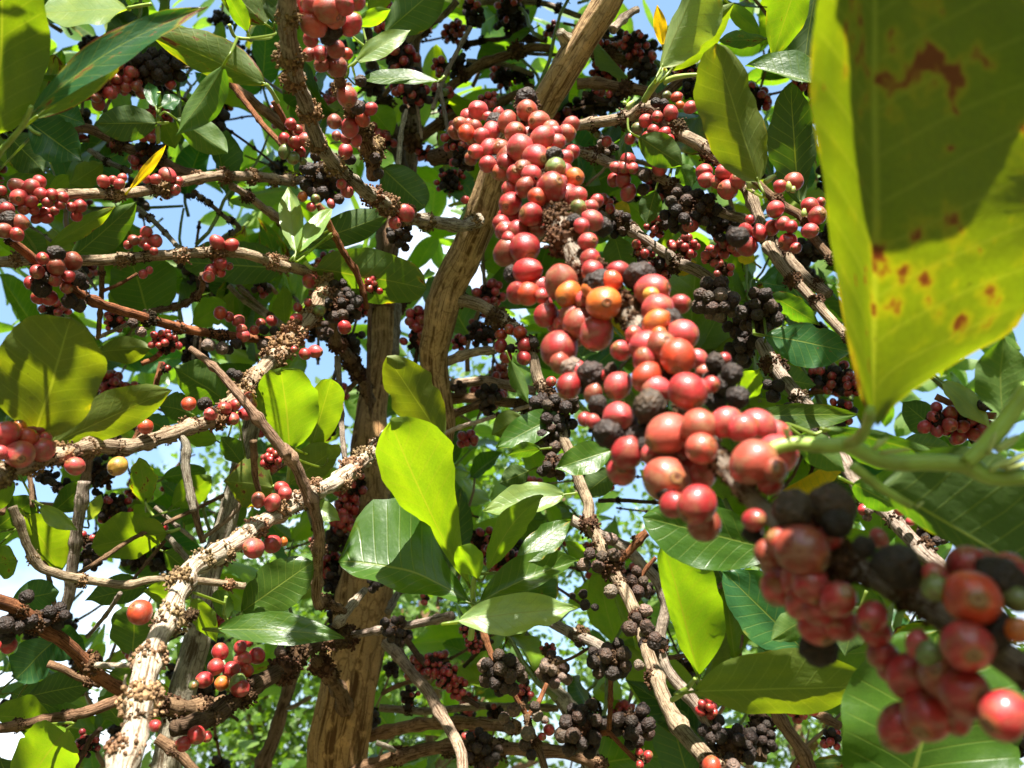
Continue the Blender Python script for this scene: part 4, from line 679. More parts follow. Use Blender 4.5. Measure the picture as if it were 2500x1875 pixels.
# ------------------------------------------------------------------ leafy shoots that can be told apart
LS = 'leafy_shoot'
def shoot(label, x, y, d, stems, leaves):
    h = Thing(LS, label, 'shoot', P(x, y, d))
    for (sp, d_, r_) in stems: h.path(sp, d_, r_, col='green', kp=0, material=M_SHOOT, jit=.05, gap=.04, swell=.15, sides=9)
    for a in leaves: h.leaf(*a[0], **a[1])
    return h
def lf(bx, by, tx, ty, wl, wr, d, **k): return (((bx, by), (tx, ty), wl, wr, d), k)
shoot('shoot of large bright green leaves spreading above the thick trunk in the centre', 1160, 1480, .72, [('#0 1150,1560 1158,1500 1155,1440 1162,1400', [.74, .70], [9, 6])], [
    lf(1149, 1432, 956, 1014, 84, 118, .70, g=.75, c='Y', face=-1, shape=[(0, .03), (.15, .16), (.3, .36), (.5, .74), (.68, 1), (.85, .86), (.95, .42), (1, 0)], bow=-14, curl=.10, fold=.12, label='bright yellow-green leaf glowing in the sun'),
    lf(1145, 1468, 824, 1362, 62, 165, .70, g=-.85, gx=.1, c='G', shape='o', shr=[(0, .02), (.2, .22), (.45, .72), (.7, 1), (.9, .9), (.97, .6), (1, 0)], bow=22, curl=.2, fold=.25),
    lf(1117, 1516, 1412, 1478, 44, 58, .66, g=-.8, c='P', burn=.08, curl=.18),
    lf(1168, 1412, 1120, 1328, 38, 34, .69, g=.6, c='Y', fold=.3), lf(1190, 1392, 1326, 1198, 34, 42, .70, g=.7, c='Y', fold=.35, bow=-14),
    lf(1172, 1465, 1415, 1352, 46, 40, .72, g=-.9, c='G', curl=.25, fold=.3), lf(1260, 1370, 1395, 1262, 30, 44, .74, g=-.8, c='G', burn=.2),
    lf(1380, 1205, 1178, 1240, 42, 42, .80, g=-.7, c='P', eat=.3)])
shoot('olive leaf pointing up to the left between the two trunks', 1080, 1060, .86, [('#0 1082,1180 1081,1120 1078,1060', [.9, .86], [6, 4])], [lf(1082, 1075, 945, 868, 62, 62, .84, g=.35, c='O', shape='o', fold=.1)])
shoot('round yellow-green leaves hanging below the lumpy branch left of centre', 710, 1100, .86, [('#0 700,1190 705,1140 708,1090', [.9, .86], [5, 4])], [
    lf(708, 1098, 688, 893, 76, 76, .85, g=.7, c='Y', shape='r', burn=.06), lf(762, 1085, 812, 915, 40, 48, .93, g=.6, c='Y', shape='r'), lf(705, 1180, 832, 1085, 48, 40, .95, g=.3, c='O', burn=.15), lf(800, 1120, 830, 1085, 18, 18, .93, g=.4, c='Y')])
shoot('broad green leaf with a dark shadow across it, in front of the upper trunk', 780, 650, 1.0, [('#0 745,640 760,655 776,660', 1.0, [6, 4])], [lf(772, 655, 1042, 700, 62, 66, 1.0, g=.6, c='G', shape='r', burn=.1)])
shoot('dark round leaf hanging by the knobbly branch above the pale leaning stem', 930, 410, 1.1, [('#0 915,395 925,405 935,412', 1.1, [4, 4])], [lf(935, 412, 1038, 508, 48, 46, 1.1, g=.15, c='D', shape='r', burn=.12)])
shoot('large rounded olive leaf at the left edge above the pinkish cherries', 60, 1060, .55, [('#0 60,1130 75,1080 85,1055', [.58, .56], [7, 5])], [
    lf(85, 1062, 180, 770, 150, 112, .56, g=.45, c='O', shape='r', fold=.06, label='large rounded olive leaf'), lf(125, 1085, 432, 942, 60, 52, .62, g=.35, c='O', burn=.22, fold=.2)])
shoot('big olive leaf with sun patches in the top left corner', 30, 330, .5, [('#0 -40,380 -25,350 -15,325', [.5, .5], [7, 5])], [lf(-14, 330, 22, -120, 118, 112, .5, g=.5, c='L', shape='r', burn=.08, fold=.08)])
shoot('long narrow leaf with a bluish sheen and burnt brown edge slanting at the upper left', 0, 380, .5, [('#1 -80,1080 0,965 80,880 160,780 200,680', [.54, .5], [8, 7, 6])], [
    lf(72, 275, 500, 2, 34, 50, .52, g=-.25, c='T', burn=.42, bow=-20, curl=.06, fold=.2, label='bluish green leaf with a burnt brown edge'),
    lf(85, 290, 345, 85, 10, 42, .56, g=.2, c='O', burn=.45)])
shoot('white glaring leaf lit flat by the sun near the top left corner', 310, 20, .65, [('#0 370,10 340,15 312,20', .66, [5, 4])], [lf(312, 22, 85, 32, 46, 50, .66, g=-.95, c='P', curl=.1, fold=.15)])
shoot('olive leaf with a burnt orange rim above the black berry bunch at upper left', 650, 210, .7, [('#0 680,250 665,225 650,206', [.72, .7], [6, 5]), ('#0 560,60 575,90 610,95', [.72, .74], [5, 4])], [
    lf(650, 206, 352, 72, 40, 62, .70, g=.25, c='O', burn=.40, fold=.15, label='olive leaf with burnt orange rim'), lf(548, 160, 438, 332, 48, 34, .68, g=.2, c='G', fold=.25, curl=.15), lf(604, 78, 552, -25, 20, 26, .74, g=.7, c='Y'),
    lf(650, 60, 520, -60, 40, 60, .8, g=.2, c='O', burn=.3), lf(670, 60, 700, -90, 45, 45, .8, g=.2, c='D')])
shoot('dark green shoot with a yellow-veined leaf behind the branches at upper left', 390, 320, .95, [('#0 388,350 386,300 390,250 388,225', [.98, .95], [6, 5])], [
    lf(386, 300, 240, 302, 44, 46, .92, g=.2, c='D', shape='o'), lf(430, 290, 562, 376, 40, 38, .9, g=.15, c='G', fold=.3), lf(380, 260, 360, 200, 18, 20, .95, g=-.6, c='T'), lf(395, 260, 440, 240, 18, 22, .95, g=-.6, c='T'), lf(400, 300, 430, 360, 30, 30, 1.05, g=.8, c='Y')])
shoot('broad dark bluish leaves at the left edge below the long narrow leaf', 80, 330, .85, [('#0 60,300 80,320 100,330', .86, [5, 5])], [
    lf(75, 300, 200, 392, 60, 55, .86, g=-.1, c='T', burn=.1), lf(120, 270, 205, 300, 45, 45, .88, g=-.3, c='T', burn=.15), lf(20, 330, 110, 420, 50, 50, .95, g=.1, c='D', burn=.2), lf(10, 440, 175, 470, 40, 40, .98, g=.4, c='G'), lf(170, 450, 255, 400, 35, 35, 1.1, g=.2, c='O')])
shoot('two narrow leaves, one yellowing and one green, hanging over the blue gap at the left', 150, 620, .9, [('#0 110,650 140,640 170,630', .9, [5, 5])], [
    lf(115, 605, 285, 502, 22, 26, .9, g=.5, c='Y', burn=.22), lf(165, 640, 338, 492, 40, 48, .93, g=.2, c='G'), lf(120, 470, 168, 425, 18, 24, .9, g=.6, c='Y'), lf(60, 560, 110, 640, 28, 28, .9, g=.6, c='G')])
shoot('dark oval leaf behind the straight pale branch left of centre', 700, 640, 1.15, [('#0 720,640 705,645 690,648', 1.15, [4, 4])], [lf(692, 655, 446, 640, 46, 62, 1.15, g=.15, c='D', shape='r', burn=.05)])
shoot('pale rounded leaves in the sun behind the reddish-brown branch at the left', 360, 780, 1.15, [('#0 380,820 370,800 362,780', 1.15, [4, 4])], [
    lf(362, 780, 322, 622, 82, 84, 1.15, g=.55, c='G', shape='r'), lf(240, 858, 372, 848, 30, 38, 1.0, g=.4, c='O', burn=.1), lf(470, 790, 555, 735, 36, 40, 1.2, g=.7, c='Y'), lf(560, 700, 690, 640, 30, 40, 1.3, g=.6, c='Y'), lf(280, 760, 300, 700, 30, 30, 1.2, g=.7, c='Y')])
shoot('pale green leaves with nibbled edges behind the cut pinkish twig', 560, 990, .95, [('#0 580,1010 565,1000 550,985', .95, [4, 4])], [
    lf(548, 975, 425, 895, 56, 62, .98, g=.3, c='G', eat=.3), lf(470, 1010, 385, 985, 34, 40, 1.0, g=.3, c='G', eat=.4), lf(350, 1020, 420, 1055, 28, 28, 1.1, g=.1, c='T'), lf(590, 1130, 540, 1065, 28, 30, 1.05, g=.3, c='G', eat=.3), lf(530, 1075, 445, 1065, 24, 24, 1.1, g=.6, c='Y')])
shoot('leaf with a torn brown edge behind the twigs below the lumpy branch', 640, 1180, .98, [('#0 700,1210 680,1195 665,1185', .98, [4, 4])], [lf(668, 1190, 548, 1172, 66, 66, .98, g=.2, c='O', burn=.34, eat=.3), lf(600, 1230, 520, 1300, 34, 34, 1.1, g=.5, c='G')])
shoot('small crumpled yellow leaf with brown edges in front of the white sky at the left', 350, 1220, .95, [('#0 375,1260 362,1240 355,1225', .95, [4, 3])], [lf(356, 1232, 342, 1112, 38, 34, .95, g=.6, c='Y', burn=.34, eat=.5), lf(400, 1165, 505, 1150, 22, 24, 1.1, g=.2, c='G', shape='r'), lf(420, 1235, 520, 1160, 36, 38, 1.05, g=.6, c='Y'), lf(440, 1215, 395, 1175, 16, 16, 1.1, g=.3, c='T')])
shoot('bright leaf with sun and shade halves behind the forked grey branch', 420, 1300, .98, [('#0 440,1290 425,1296 405,1300', .98, [4, 4])], [lf(408, 1300, 224, 1332, 52, 62, .98, g=.75, c='Y', shape='o', eat=.2), lf(400, 1345, 470, 1400, 34, 34, 1.05, g=.3, c='G'), lf(300, 1275, 375, 1240, 26, 26, 1.1, g=.6, c='Y')])
shoot('group of sunlit leaves at the left edge below the lumpy branch', 60, 1250, 1.0, [('#0 40,1290 60,1250 80,1220', 1.0, [5, 4])], [
    lf(62, 1255, 150, 1392, 62, 50, 1.0, g=.75, c='Y', shape='o', burn=.08), lf(98, 1235, 186, 1292, 18, 28, .95, g=-.5, c='P'), lf(-10, 1290, 90, 1215, 40, 46, 1.0, g=.6, c='G'), lf(130, 1250, 215, 1175, 30, 36, 1.05, g=.4, c='G'), lf(30, 1170, -60, 1250, 40, 40, .95, g=.5, c='Y'), lf(-30, 1380, 45, 1365, 40, 46, .9, g=.4, c='Y', burn=.35), lf(215, 1270, 250, 1205, 16, 16, 1.0, g=.6, c='P')])
shoot('dull green leaves behind the single orange cherry at lower left', 330, 1600, .95, [('#0 320,1640 322,1615 325,1590', .95, [5, 4])], [
    lf(324, 1600, 330, 1478, 62, 62, .92, g=.2, c='G', shape='r', eat=.15), lf(362, 1430, 212, 1462, 34, 40, 1.0, g=.2, c='D'), lf(430, 1460, 352, 1440, 26, 28, .9, g=.6, c='Y', burn=.15), lf(270, 1640, 360, 1700, 40, 40, .95, g=.4, c='G'), lf(300, 1770, 240, 1700, 30, 30, 1.0, g=.5, c='G')])
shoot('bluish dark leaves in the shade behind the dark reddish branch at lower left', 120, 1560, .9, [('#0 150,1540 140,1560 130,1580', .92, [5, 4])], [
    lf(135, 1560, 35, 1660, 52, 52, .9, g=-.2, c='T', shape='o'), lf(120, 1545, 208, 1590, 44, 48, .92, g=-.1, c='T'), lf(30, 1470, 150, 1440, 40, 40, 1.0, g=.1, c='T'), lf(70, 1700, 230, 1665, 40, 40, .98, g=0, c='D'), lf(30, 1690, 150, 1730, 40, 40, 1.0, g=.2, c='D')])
shoot('yellow-green leaves in the bottom left corner', 60, 1760, .8, [('#0 -10,1790 20,1780 60,1775', .8, [6, 5])], [
    lf(-20, 1745, 132, 1762, 50, 36, .8, g=.6, c='Y', shape='o'), lf(165, 1775, 55, 1920, 78, 72, .76, g=.7, c='Y', shape='r'), lf(0, 1850, 40, 1950, 40, 40, .8, g=.3, c='D')])
shoot('large glossy green leaf between the white sunlit branch and the thick trunk', 590, 1500, .75, [('#0 560,1545 575,1520 590,1495', [.74, .75], [5, 4]), ('#0 545,1500 548,1480 552,1455', .76, [4, 4])], [
    lf(588, 1495, 762, 1372, 62, 62, .76, g=-.15, c='G', shape='o'), lf(528, 1532, 838, 1545, 42, 40, .70, g=-.95, c='G', burn=.1, curl=.14, fold=.2), lf(470, 1462, 532, 1562, 26, 36, .74, g=.5, c='Y'), lf(555, 1512, 530, 1440, 24, 24, .77, g=.1, c='G', shape='r'), lf(760, 1230, 830, 1270, 24, 24, .85, g=-.5, c='P')])
shoot('half-lit leaf pair beneath the dried berries right of centre', 1490, 1090, .85, [('#0 1530,1150 1515,1120 1495,1095', .86, [5, 4])], [
    lf(1495, 1098, 1355, 1142, 44, 36, .82, g=-.5, c='G', fold=.25), lf(1500, 1150, 1420, 1210, 36, 36, .95, g=.1, c='D'), lf(1370, 1010, 1210, 1090, 38, 38, .95, g=-.5, c='G', fold=.25), lf(1320, 1095, 1235, 1108, 18, 20, .92, g=.6, c='G'), lf(1280, 1020, 1200, 1060, 36, 36, 1.0, g=.2, c='O'), lf(1245, 880, 1290, 985, 18, 22, .95, g=0, c='G', fold=.3), lf(1290, 1150, 1220, 1180, 30, 30, .98, g=0, c='D')])
shoot('upright folded leaf with a wavy rim and a broad dark leaf beside it', 1700, 1660, .62, [('#0 1640,1710 1670,1690 1700,1655', [.64, .62], [7, 6])], [
    lf(1706, 1650, 1618, 1312, 40, 104, .62, g=.5, gx=-.35, c='Y', burn=.10, wav=.03, eat=.15, shape=[(0, .1), (.2, .8), (.5, 1), (.85, .8), (1, 0)], shr=[(0, 0), (.05, .28), (.13, .62), (.25, .9), (.45, 1), (.7, .9), (.88, .55), (1, 0)], label='upright folded leaf with a wavy rim'),
    lf(1686, 1682, 2122, 1652, 88, 74, .60, g=.3, c='O', shape='o', bow=14, burn=.07)])
shoot('wide green leaves hanging behind the foreground cherries at lower right', 1880, 1330, .58, [('#0 1960,1350 1920,1345 1880,1340', .58, [6, 5])], [
    lf(1900, 1345, 1572, 1262, 90, 70, .58, g=-.15, c='G', shape='o', fold=.1), lf(1985, 1610, 1768, 1396, 74, 86, .70, g=-.1, c='T', shape='o'), lf(1990, 1500, 1880, 1560, 40, 40, .65, g=0, c='G'), lf(2100, 1480, 2060, 1600, 46, 46, .6, g=0, c='D')])
shoot('broad smooth green leaf in the bottom right corner under the foreground cherries', 2215, 1990, .48, [('#0 2225,2080 2220,2030 2216,1985', [.48, .48], [8, 6])], [lf(2216, 1990, 2290, 1540, 210, 240, .48, g=-.22, c='G', shape='r', fold=.06, curl=.05)])
shoot('glossy green leaf with a ragged brown lower edge left of the big leaf stalk', 1870, 820, .8, [('#0 1840,815 1855,818 1870,820', .8, [4, 4])], [
    lf(1868, 818, 2086, 858, 46, 62, .78, g=-.2, c='T', burn=.18, eat=.3, wav=.02), lf(1810, 985, 1852, 895, 30, 34, .76, g=.8, c='Y'), lf(1812, 1018, 2108, 1006, 26, 40, .74, g=-.3, c='G'), lf(1880, 720, 2000, 790, 30, 30, .9, g=.7, c='G', burn=.2, eat=.4), lf(1900, 660, 1980, 760, 34, 34, .95, g=.1, c='T'), lf(1880, 920, 1990, 940, 36, 40, .95, g=.1, c='G'), lf(1860, 690, 1925, 700, 24, 20, .95, g=-.7, c='T')])
shoot('bright leaf lying behind the green shoot and the big leaf stalk', 2010, 1060, .5, [('#0 1990,1060 2000,1055 2015,1050', .5, [4, 4])], [lf(2015, 1045, 2305, 1110, 20, 70, .5, g=.6, c='G'), lf(1950, 1060, 2060, 1150, 40, 40, .55, g=.2, c='G')])
shoot('green leaves at the right edge between the big leaf and the dark red berries', 2440, 1030, .5, [('#0 2430,1060 2440,1030 2450,1010', .5, [5, 5])], [lf(2445, 1015, 2440, 820, 60, 80, .5, g=0, c='G', fold=.1), lf(2300, 930, 2420, 1040, 30, 30, .9, g=-.6, c='P'), lf(2200, 1080, 2330, 1100, 30, 40, .75, g=.1, c='G'), lf(2300, 1060, 2200, 980, 40, 40, 1.1, g=.1, c='D'), lf(2080, 1180, 2200, 1240, 40, 40, .6, g=.4, c='G')])
shoot('long leaf with a white sunlit patch in front of the trunk fork', 870, 190, .9, [('#0 1085,185 1078,195 1070,196', .9, [4, 4])], [lf(1070, 196, 862, 186, 16, 22, .9, g=-.8, c='G', fold=.2)])
shoot('pale and dark green leaves along the top edge left of the trunk fork', 900, 100, .9, [('#0 860,160 880,140 900,120', .9, [5, 5])], [
    lf(868, 150, 1002, 68, 26, 30, .88, g=-.2, c='P', fold=.2), lf(870, 60, 955, 20, 20, 24, .92, g=.8, c='Y', burn=.12), lf(940, 80, 1090, -50, 50, 60, .95, g=.25, c='G'), lf(850, 190, 790, 140, 30, 30, 1.0, g=.4, c='Y'), lf(900, 30, 960, -40, 26, 26, 1.0, g=.7, c='Y', burn=.2), lf(900, 260, 960, 330, 40, 40, 1.3, g=.3, c='Y'), lf(800, 260, 890, 300, 40, 40, 1.2, g=.2, c='O')])
shoot('nibbled green leaf among red berries right of the foreground cherries', 1500, 590, 1.05, [('#0 1485,570 1492,578 1500,585', 1.05, [4, 4])], [lf(1500, 575, 1532, 690, 40, 42, 1.05, g=.4, c='G', eat=.2), lf(1640, 660, 1700, 640, 26, 26, 1.1, g=.7, c='W', burn=.1), lf(1840, 640, 1800, 610, 22, 22, 1.0, g=.7, c='W'), lf(1500, 500, 1540, 520, 18, 18, 1.1, g=.7, c='W')])
# ------------------------------------------------------------------ crowded leaves further back: copies of a few shoots
HOLES = [(640,230,45),(610,330,60),(560,290,30),(480,520,70),(420,500,45),(330,560,28),(520,570,30),(430,590,25),(60,800,40),(290,1000,40),(490,1060,70),(540,1100,60),(440,1080,50),(215,1420,60),(240,1480,70),(200,1550,40),(40,1340,50),(60,1410,40),(800,900,50),(770,940,35),(1345,30,60),(1550,30,45),(1760,130,50),(1860,150,35),(1180,880,45),(1130,905,55),(1210,790,30),(1480,1260,45),(1580,1270,60),(1600,1350,45),(1640,1480,50),(1620,1560,40),(1380,1480,40),(1850,1410,45),(1920,1590,25),(720,1740,35),(700,1810,40),(770,1690,30),(1120,60,30),(1140,130,30),(2280,1050,25),(1600,380,35),(1670,400,30),(1290,180,25),(830,340,25),(1000,1350,20),(1900,600,25),(340,1110,30),(1900,1810,40),(1880,1880,50),(1530,1690,30),(1810,1650,25),(1200,1440,25), (160,1190,25),(640,1380,50),(600,1350,30)]
BGRID = ['pale gap', '']
def leaf_proto(seed, L=.14, W=.033, sh0=None):
    r = random.Random(seed); b = MB(); rows = []; uvs = []; n = 18; M = 4; cu = r.uniform(-.1, .6); fo = r.uniform(.05, .6); eat = r.choice([0, 0, .25, .5]); sh = r.choice(['e', 'e', 'o', 'r']); tw = r.uniform(-.5, .5); sh = sh0 or sh
    if sh0: cu = tw = 0
    for i in range(n + 1):
        v = i / n; row = []; uvr = []
        for j in range(-M, M + 1):
            u = j / M; w = W * prof(sh, v) * (1 + .08 * noise.noise(Vector((v * 8, seed, u > 0)))) * (1 - eat * max(0, noise.noise(Vector((v * 6, seed + 9.3, (u > 0) * 4)))) * abs(u)); x = u * w
            z = fo * abs(x) - cu * L * v * v + .0016 * math.cos(2 * math.pi * 10.5 * (v - .17 * abs(u))) * abs(u) * prof('r', v) + .004 * math.sin(v * 13 + seed) * abs(u) ** 2; a = tw * v
            row.append(Vector((x * math.cos(a) - z * math.sin(a) * .3, L * v * (1 - .2 * cu * v), z + x * math.sin(a)))); uvr.append((u * .5 + .5, v))
        rows.append(row); uvs.append(uvr)
    b.grid(rows, uvs); b.tube([Vector((0, -.012, -.001)), Vector((0, -.004, 0)), Vector((0, .004, 0))], [.0011, .001, .0008], 5, 0)
    return b.mesh('leaf', M_LEAF)
LP = [leaf_proto(k) for k in range(16)]
def stem_proto(L):
    b = MB(); pts = [Vector((.006 * math.sin(i * 1.3), L * (i / 8 - .55), -.01 * (i / 8) ** 2)) for i in range(9)]
    b.tube(pts, [.0035 - .0002 * i for i in range(9)], 7, .1); return b.mesh('stem', M_SHOOT)
SP = [stem_proto(.16), stem_proto(.24)]
def shoot_protos():
    o = []
    for k in range(6):
        r = random.Random(40 + k); li = []
        for q in range(4 if k % 2 else 3):
            y = .075 - q * .055
            for sd in (-1, 1):
                if r.random() < .12: continue
                az = sd * r.uniform(.55, 1.15); pi = r.uniform(-.7, .35); ro = r.uniform(-.5, .5)
                m = Matrix.Translation(Vector((0, y, 0))) @ Matrix.Rotation(q * 1.3 * r.uniform(.6, 1.2), 4, 'Y') @ Matrix.Rotation(-az, 4, 'Z') @ Matrix.Rotation(pi, 4, 'X') @ Matrix.Rotation(ro, 4, 'Y') @ Matrix.Scale(r.uniform(.7, 1.15) * (1 - .12 * (q == 0)), 4)
                li.append((r.choice(LP), m))
        o.append((SP[k % 2], li))
    return o
SHP = shoot_protos()
def add_shoot(p, rot, scale, label, group, r, tint=None, ok=None, dead=.06):
    st, li = r.choice(SHP); M0 = Matrix.Translation(p) @ rot.to_4x4() @ Matrix.Scale(scale, 4); keep = []
    for me, m in li:
        c = (M0 @ m) @ Vector((0, .075, -.01)); t1 = (M0 @ m) @ Vector((0, .13, -.02))
        if ok is None or (ok(c) and ok(t1)): keep.append((me, m))
    if not keep: return None
    e = bpy.data.objects.new('leafy_shoot', None); COL.objects.link(e); e.matrix_world = Matrix.Translation(p); e.empty_display_size = .03
    e['label'] = label; e['category'] = 'shoot'; e['group'] = group
    so_ = new('stem', st, e, jc(r.choice([(.16, .22, .05, 1), (.22, .13, .06, 1)]), r)); so_.matrix_local = rot.to_4x4() @ Matrix.Scale(scale, 4)
    for me, m in keep:
        k = r.random(); c = jc(LC['W' if k < .01 else 'Y' if k < .40 else 'O' if k < .52 else 'T' if k < .62 else 'D' if k < .74 else 'G'], r, .18) if tint is None else jc(LC[tint], r, .15)
        o = new('leaf', me, e, (c[0], c[1], c[2], .42 if r.random() < dead * 2 else r.choice([0, .05, .1]))); o.matrix_local = rot.to_4x4() @ Matrix.Scale(scale, 4) @ m
    return e
def in_hole(p, pad=1.0):
    x, y, d = proj(p); rad = .035 / d * F * pad
    return any(math.hypot(x - a, y - b_) < c + rad * .55 for a, b_, c in HOLES)
rr = random.Random(7)
def rrot(r, up=.5):
    q = Vector((r.uniform(-1, 1), r.uniform(-.7, .7), r.uniform(-.3, 1) + up)).normalized().to_track_quat('Y', 'Z'); return (q @ Matrix.Rotation(r.uniform(0, 6.28), 3, 'Y').to_quaternion()).to_matrix()
def where(x, y):
    c = ['at the left', 'left of the trunk', 'right of the trunk', 'behind the foreground cherries', 'near the right edge'][min(4, int(x / 500))]; q = ['near the top', 'in the upper half', 'in the lower half', 'near the bottom'][max(0, min(3, int(y / 469)))]
    return c + ' ' + q
bgp = []; tries = 0
while len(bgp) < 190 and tries < 9000:
    tries += 1; x = rr.uniform(-120, 2250); y = rr.uniform(-100, 1900); d = rr.uniform(1.15, 2.3)
    if 850 < x < 1500 and y > 1500 and rr.random() < .5: continue
    if 600 < x < 850 and y > 1600: continue
    if abs(x - (1000 - (y - 300) * .13)) < 130 and d < 2.0: continue
    if y > 1250 and rr.random() < .1: continue
    p = P(x, y, d)
    if any((p - q).length < .11 for q in bgp): continue
    if in_hole(p, .6): continue
    if add_shoot(p, rrot(rr), rr.uniform(.85, 1.25), 'leafy shoot among the crowded background leaves ' + where(x, y), 'leafy shoots in the background', rr, ok=lambda c: not in_hole(c) and not (abs(proj(c)[0] - (1000 - (proj(c)[1] - 300) * .13)) < 75 and proj(c)[2] < 2)): bgp.append(p)
# thin fruiting twigs further back
def pix(pts): return '#0 ' + ' '.join('%d,%d' % (a, b_) for a, b_ in pts)
for k in range(105):
    x = rr.uniform(-100, 2200); y = rr.uniform(0, 1800); d = rr.uniform(1.2, 2.2); a = rr.choice([rr.uniform(-.5, .6), rr.uniform(1.0, 2.0)]); L = rr.uniform(260, 620) / d; pts = []
    for i in range(5):
        pts.append((x, y)); x += math.cos(a) * L / 4; y += math.sin(a) * L / 4; a += rr.uniform(-.25, .25)
    h = Thing(BR, 'thin background twig with small berry bunches ' + where(*pts[2]), 'branch', P(*pts[0], d), 'fruiting twigs in the background')
    h.path(pix(pts), [d, d * rr.uniform(.95, 1.1)], [rr.uniform(4, 8) / d, rr.uniform(3, 6) / d], col=rr.choice(['brown', 'grey', 'tan', 'dark']), kp=.75, gap=.045, crust='black', sides=8)
    red = rr.random() < .6
    for i in range(rr.randint(3, 5)):
        q = rr.choice(h.samp)
        if any(math.hypot(q[0] - a_, q[1] - b_) < c for a_, b_, c in HOLES): continue
        h.cluster(0, q[0], q[1], rr.uniform(22, 42) * 1.4 / d, rr.randint(8, 16), 21 * 1.4 / d, 'RRrp' if (red and rr.random() < .75) else 'kkn', d, lo=True, crust='black')
# ------------------------------------------------------------------ unseen shoots added above the frame to shade the branches, sparing chosen sunlit points
LIT = [P(*a) for a in [(1290,330,.66),(1350,450,.6),(1250,420,.62),(1400,620,.48),(1480,700,.45),(1540,780,.42),(1640,800,.42),(1660,960,.36),(1760,1060,.35),(1560,980,.38),(1680,1080,.36),(1850,1080,.34),(2250,1160,.31),(2400,1160,.3),(2300,780,.3),(2200,860,.3),(2420,720,.3),(20,1060,.53),(100,1080,.56),(250,1090,.66),(330,1760,.54),(370,1600,.6),(400,1480,.66),(470,1380,.74),(560,1320,.82),(1030,1180,.7),(1080,1090,.7),(1100,1300,.7),(950,1380,.7),(950,1440,.7),(1250,1480,.66),(1340,1490,.66),(1260,1290,.7),(1640,1700,.66),(1690,1820,.6),(150,60,.65),(250,70,.65),(1420,100,.95),(1330,250,1.0),(720,1540,.7),(620,1550,.7),(700,950,.85),(860,640,1.0),(1000,190,.9),(500,440,1.0),(410,430,.9),(320,480,.88),(400,620,.9),(1560,330,.85),(1830,400,.75),(1960,530,.68),(1470,380,.95),(1560,1000,.5),(1440,1120,.82),(1690,1430,.62),(1720,1500,.62),(300,1330,.98),(110,1340,1.0),(50,1760,.8),(1230,1260,.85)]]
def clear(p, rad):
    for q in LIT:
        v = p - q; t = v.dot(SUN)
        if t > 0 and (v - SUN * t).length < rad: return False
    return True
cp = []; tries = 0
while len(cp) < SHADE_SHOOTS and tries < 20000:
    tries += 1; q = P(rr.uniform(-300, 2600), rr.uniform(-200, 1875), rr.choice([rr.uniform(.6, 1.2), rr.uniform(.9, 2.2)])); p = q + SUN * rr.uniform(.35, 1.5)
    x, y, d = proj(p)
    if d > .15 and y > -260 * (1 + .4 / d): continue
    if (p - CAM).length < .3 or not clear(p, .085) or any((p - c).length < .09 for c in cp): continue
    if add_shoot(p, rrot(rr, .8), rr.uniform(1.1, 1.6), 'leafy shoot of the canopy overhead that shades the branches', 'shoots added overhead for shade', rr, ok=lambda c: clear(c, .045) and (proj(c)[2] < .15 or proj(c)[1] < -60)): cp.append(p)
# unseen loose leaf added above the big foreground leaf to cast its round-edged shade
e = Thing(LS, 'leafy shoot of the canopy overhead that shades the branches', 'shoot', P(2400, -300, .27) + SUN * .12, 'shoots added overhead for shade')  # no real shoot: unseen holder for the added shade leaves
o = e.leaf((2400, -330), (2330, 605), 290, 330, .28, g=.55, gx=-.12, c='G', shape='r', curl=0, fold=0, wav=.005, pet=False, seg=27, face=-1); o.location = SUN * .12
for (bs, tp, w_) in (((40, -260), (75, 150), 90), ((-60, 215), (100, 262), 22)):  # unseen leaves added to shade parts of the top left leaf
    o = e.leaf(bs, tp, w_, w_, .5, g=.5, c='G', curl=0, fold=0, pet=False, seg=27, face=-1); o.location = SUN * .22
# another unseen pair, added to shade the lower right end of the foreground branch
for (xa, ya, xb, yb, dd, W_) in ((1930, 1500, 2560, 1560, .28, .030), (1800, 1330, 2500, 1420, .29, .020)):
    A_, B_ = P(xa, ya, dd) + SUN * .30, P(xb, yb, dd) + SUN * .30
    Y_ = (A_ - B_).normalized(); X_ = Y_.cross(SUN).normalized(); Z_ = X_.cross(Y_)
    o = new('leaf', leaf_proto(5.5, (A_ - B_).length, W_), e.o, (*LC['G'], .05)); o.matrix_local = Matrix.Translation(B_ - e.base) @ Matrix((X_, Y_, Z_)).transposed().to_4x4()
# the deepest leaves read as one mass behind everything
b = MB(); r5 = random.Random(55); nb = 0
for _ in range(9000):
    if nb >= 1500: break
    x = r5.uniform(-200, 2700); y = r5.uniform(-150, 1950); d = r5.uniform(2.1, 3.4); p = P(x, y, d)
    if noise.noise(Vector((x * .004, y * .004, 1.7))) < -.12 - (.25 if y < 1000 else -.1): continue
    if 800 < x < 1500 and y > 1450 and r5.random() < .8: continue
    if in_hole(p, 1.0): continue
    L = r5.uniform(.10, .17); Wd = L * r5.uniform(.19, .27); q = rrot(r5, -.2); o = len(b.v); nb += 1; cu = r5.uniform(.0, .4)
    for i in range(6):
        v = i / 5
        for j in (-1, 0, 1): b.v.append(p + q @ Vector((j * Wd * max(.02, prof('e', v)), L * v, abs(j) * Wd * .25 - cu * L * v * v)))
    for i in range(5):
        for j in range(2): k = o + i * 3 + j; b.f.append((k, k + 1, k + 4, k + 3)); b.uv.append(((j / 2, i / 5), ((j + 1) / 2, i / 5), ((j + 1) / 2, (i + 1) / 5), (j / 2, (i + 1) / 5)))
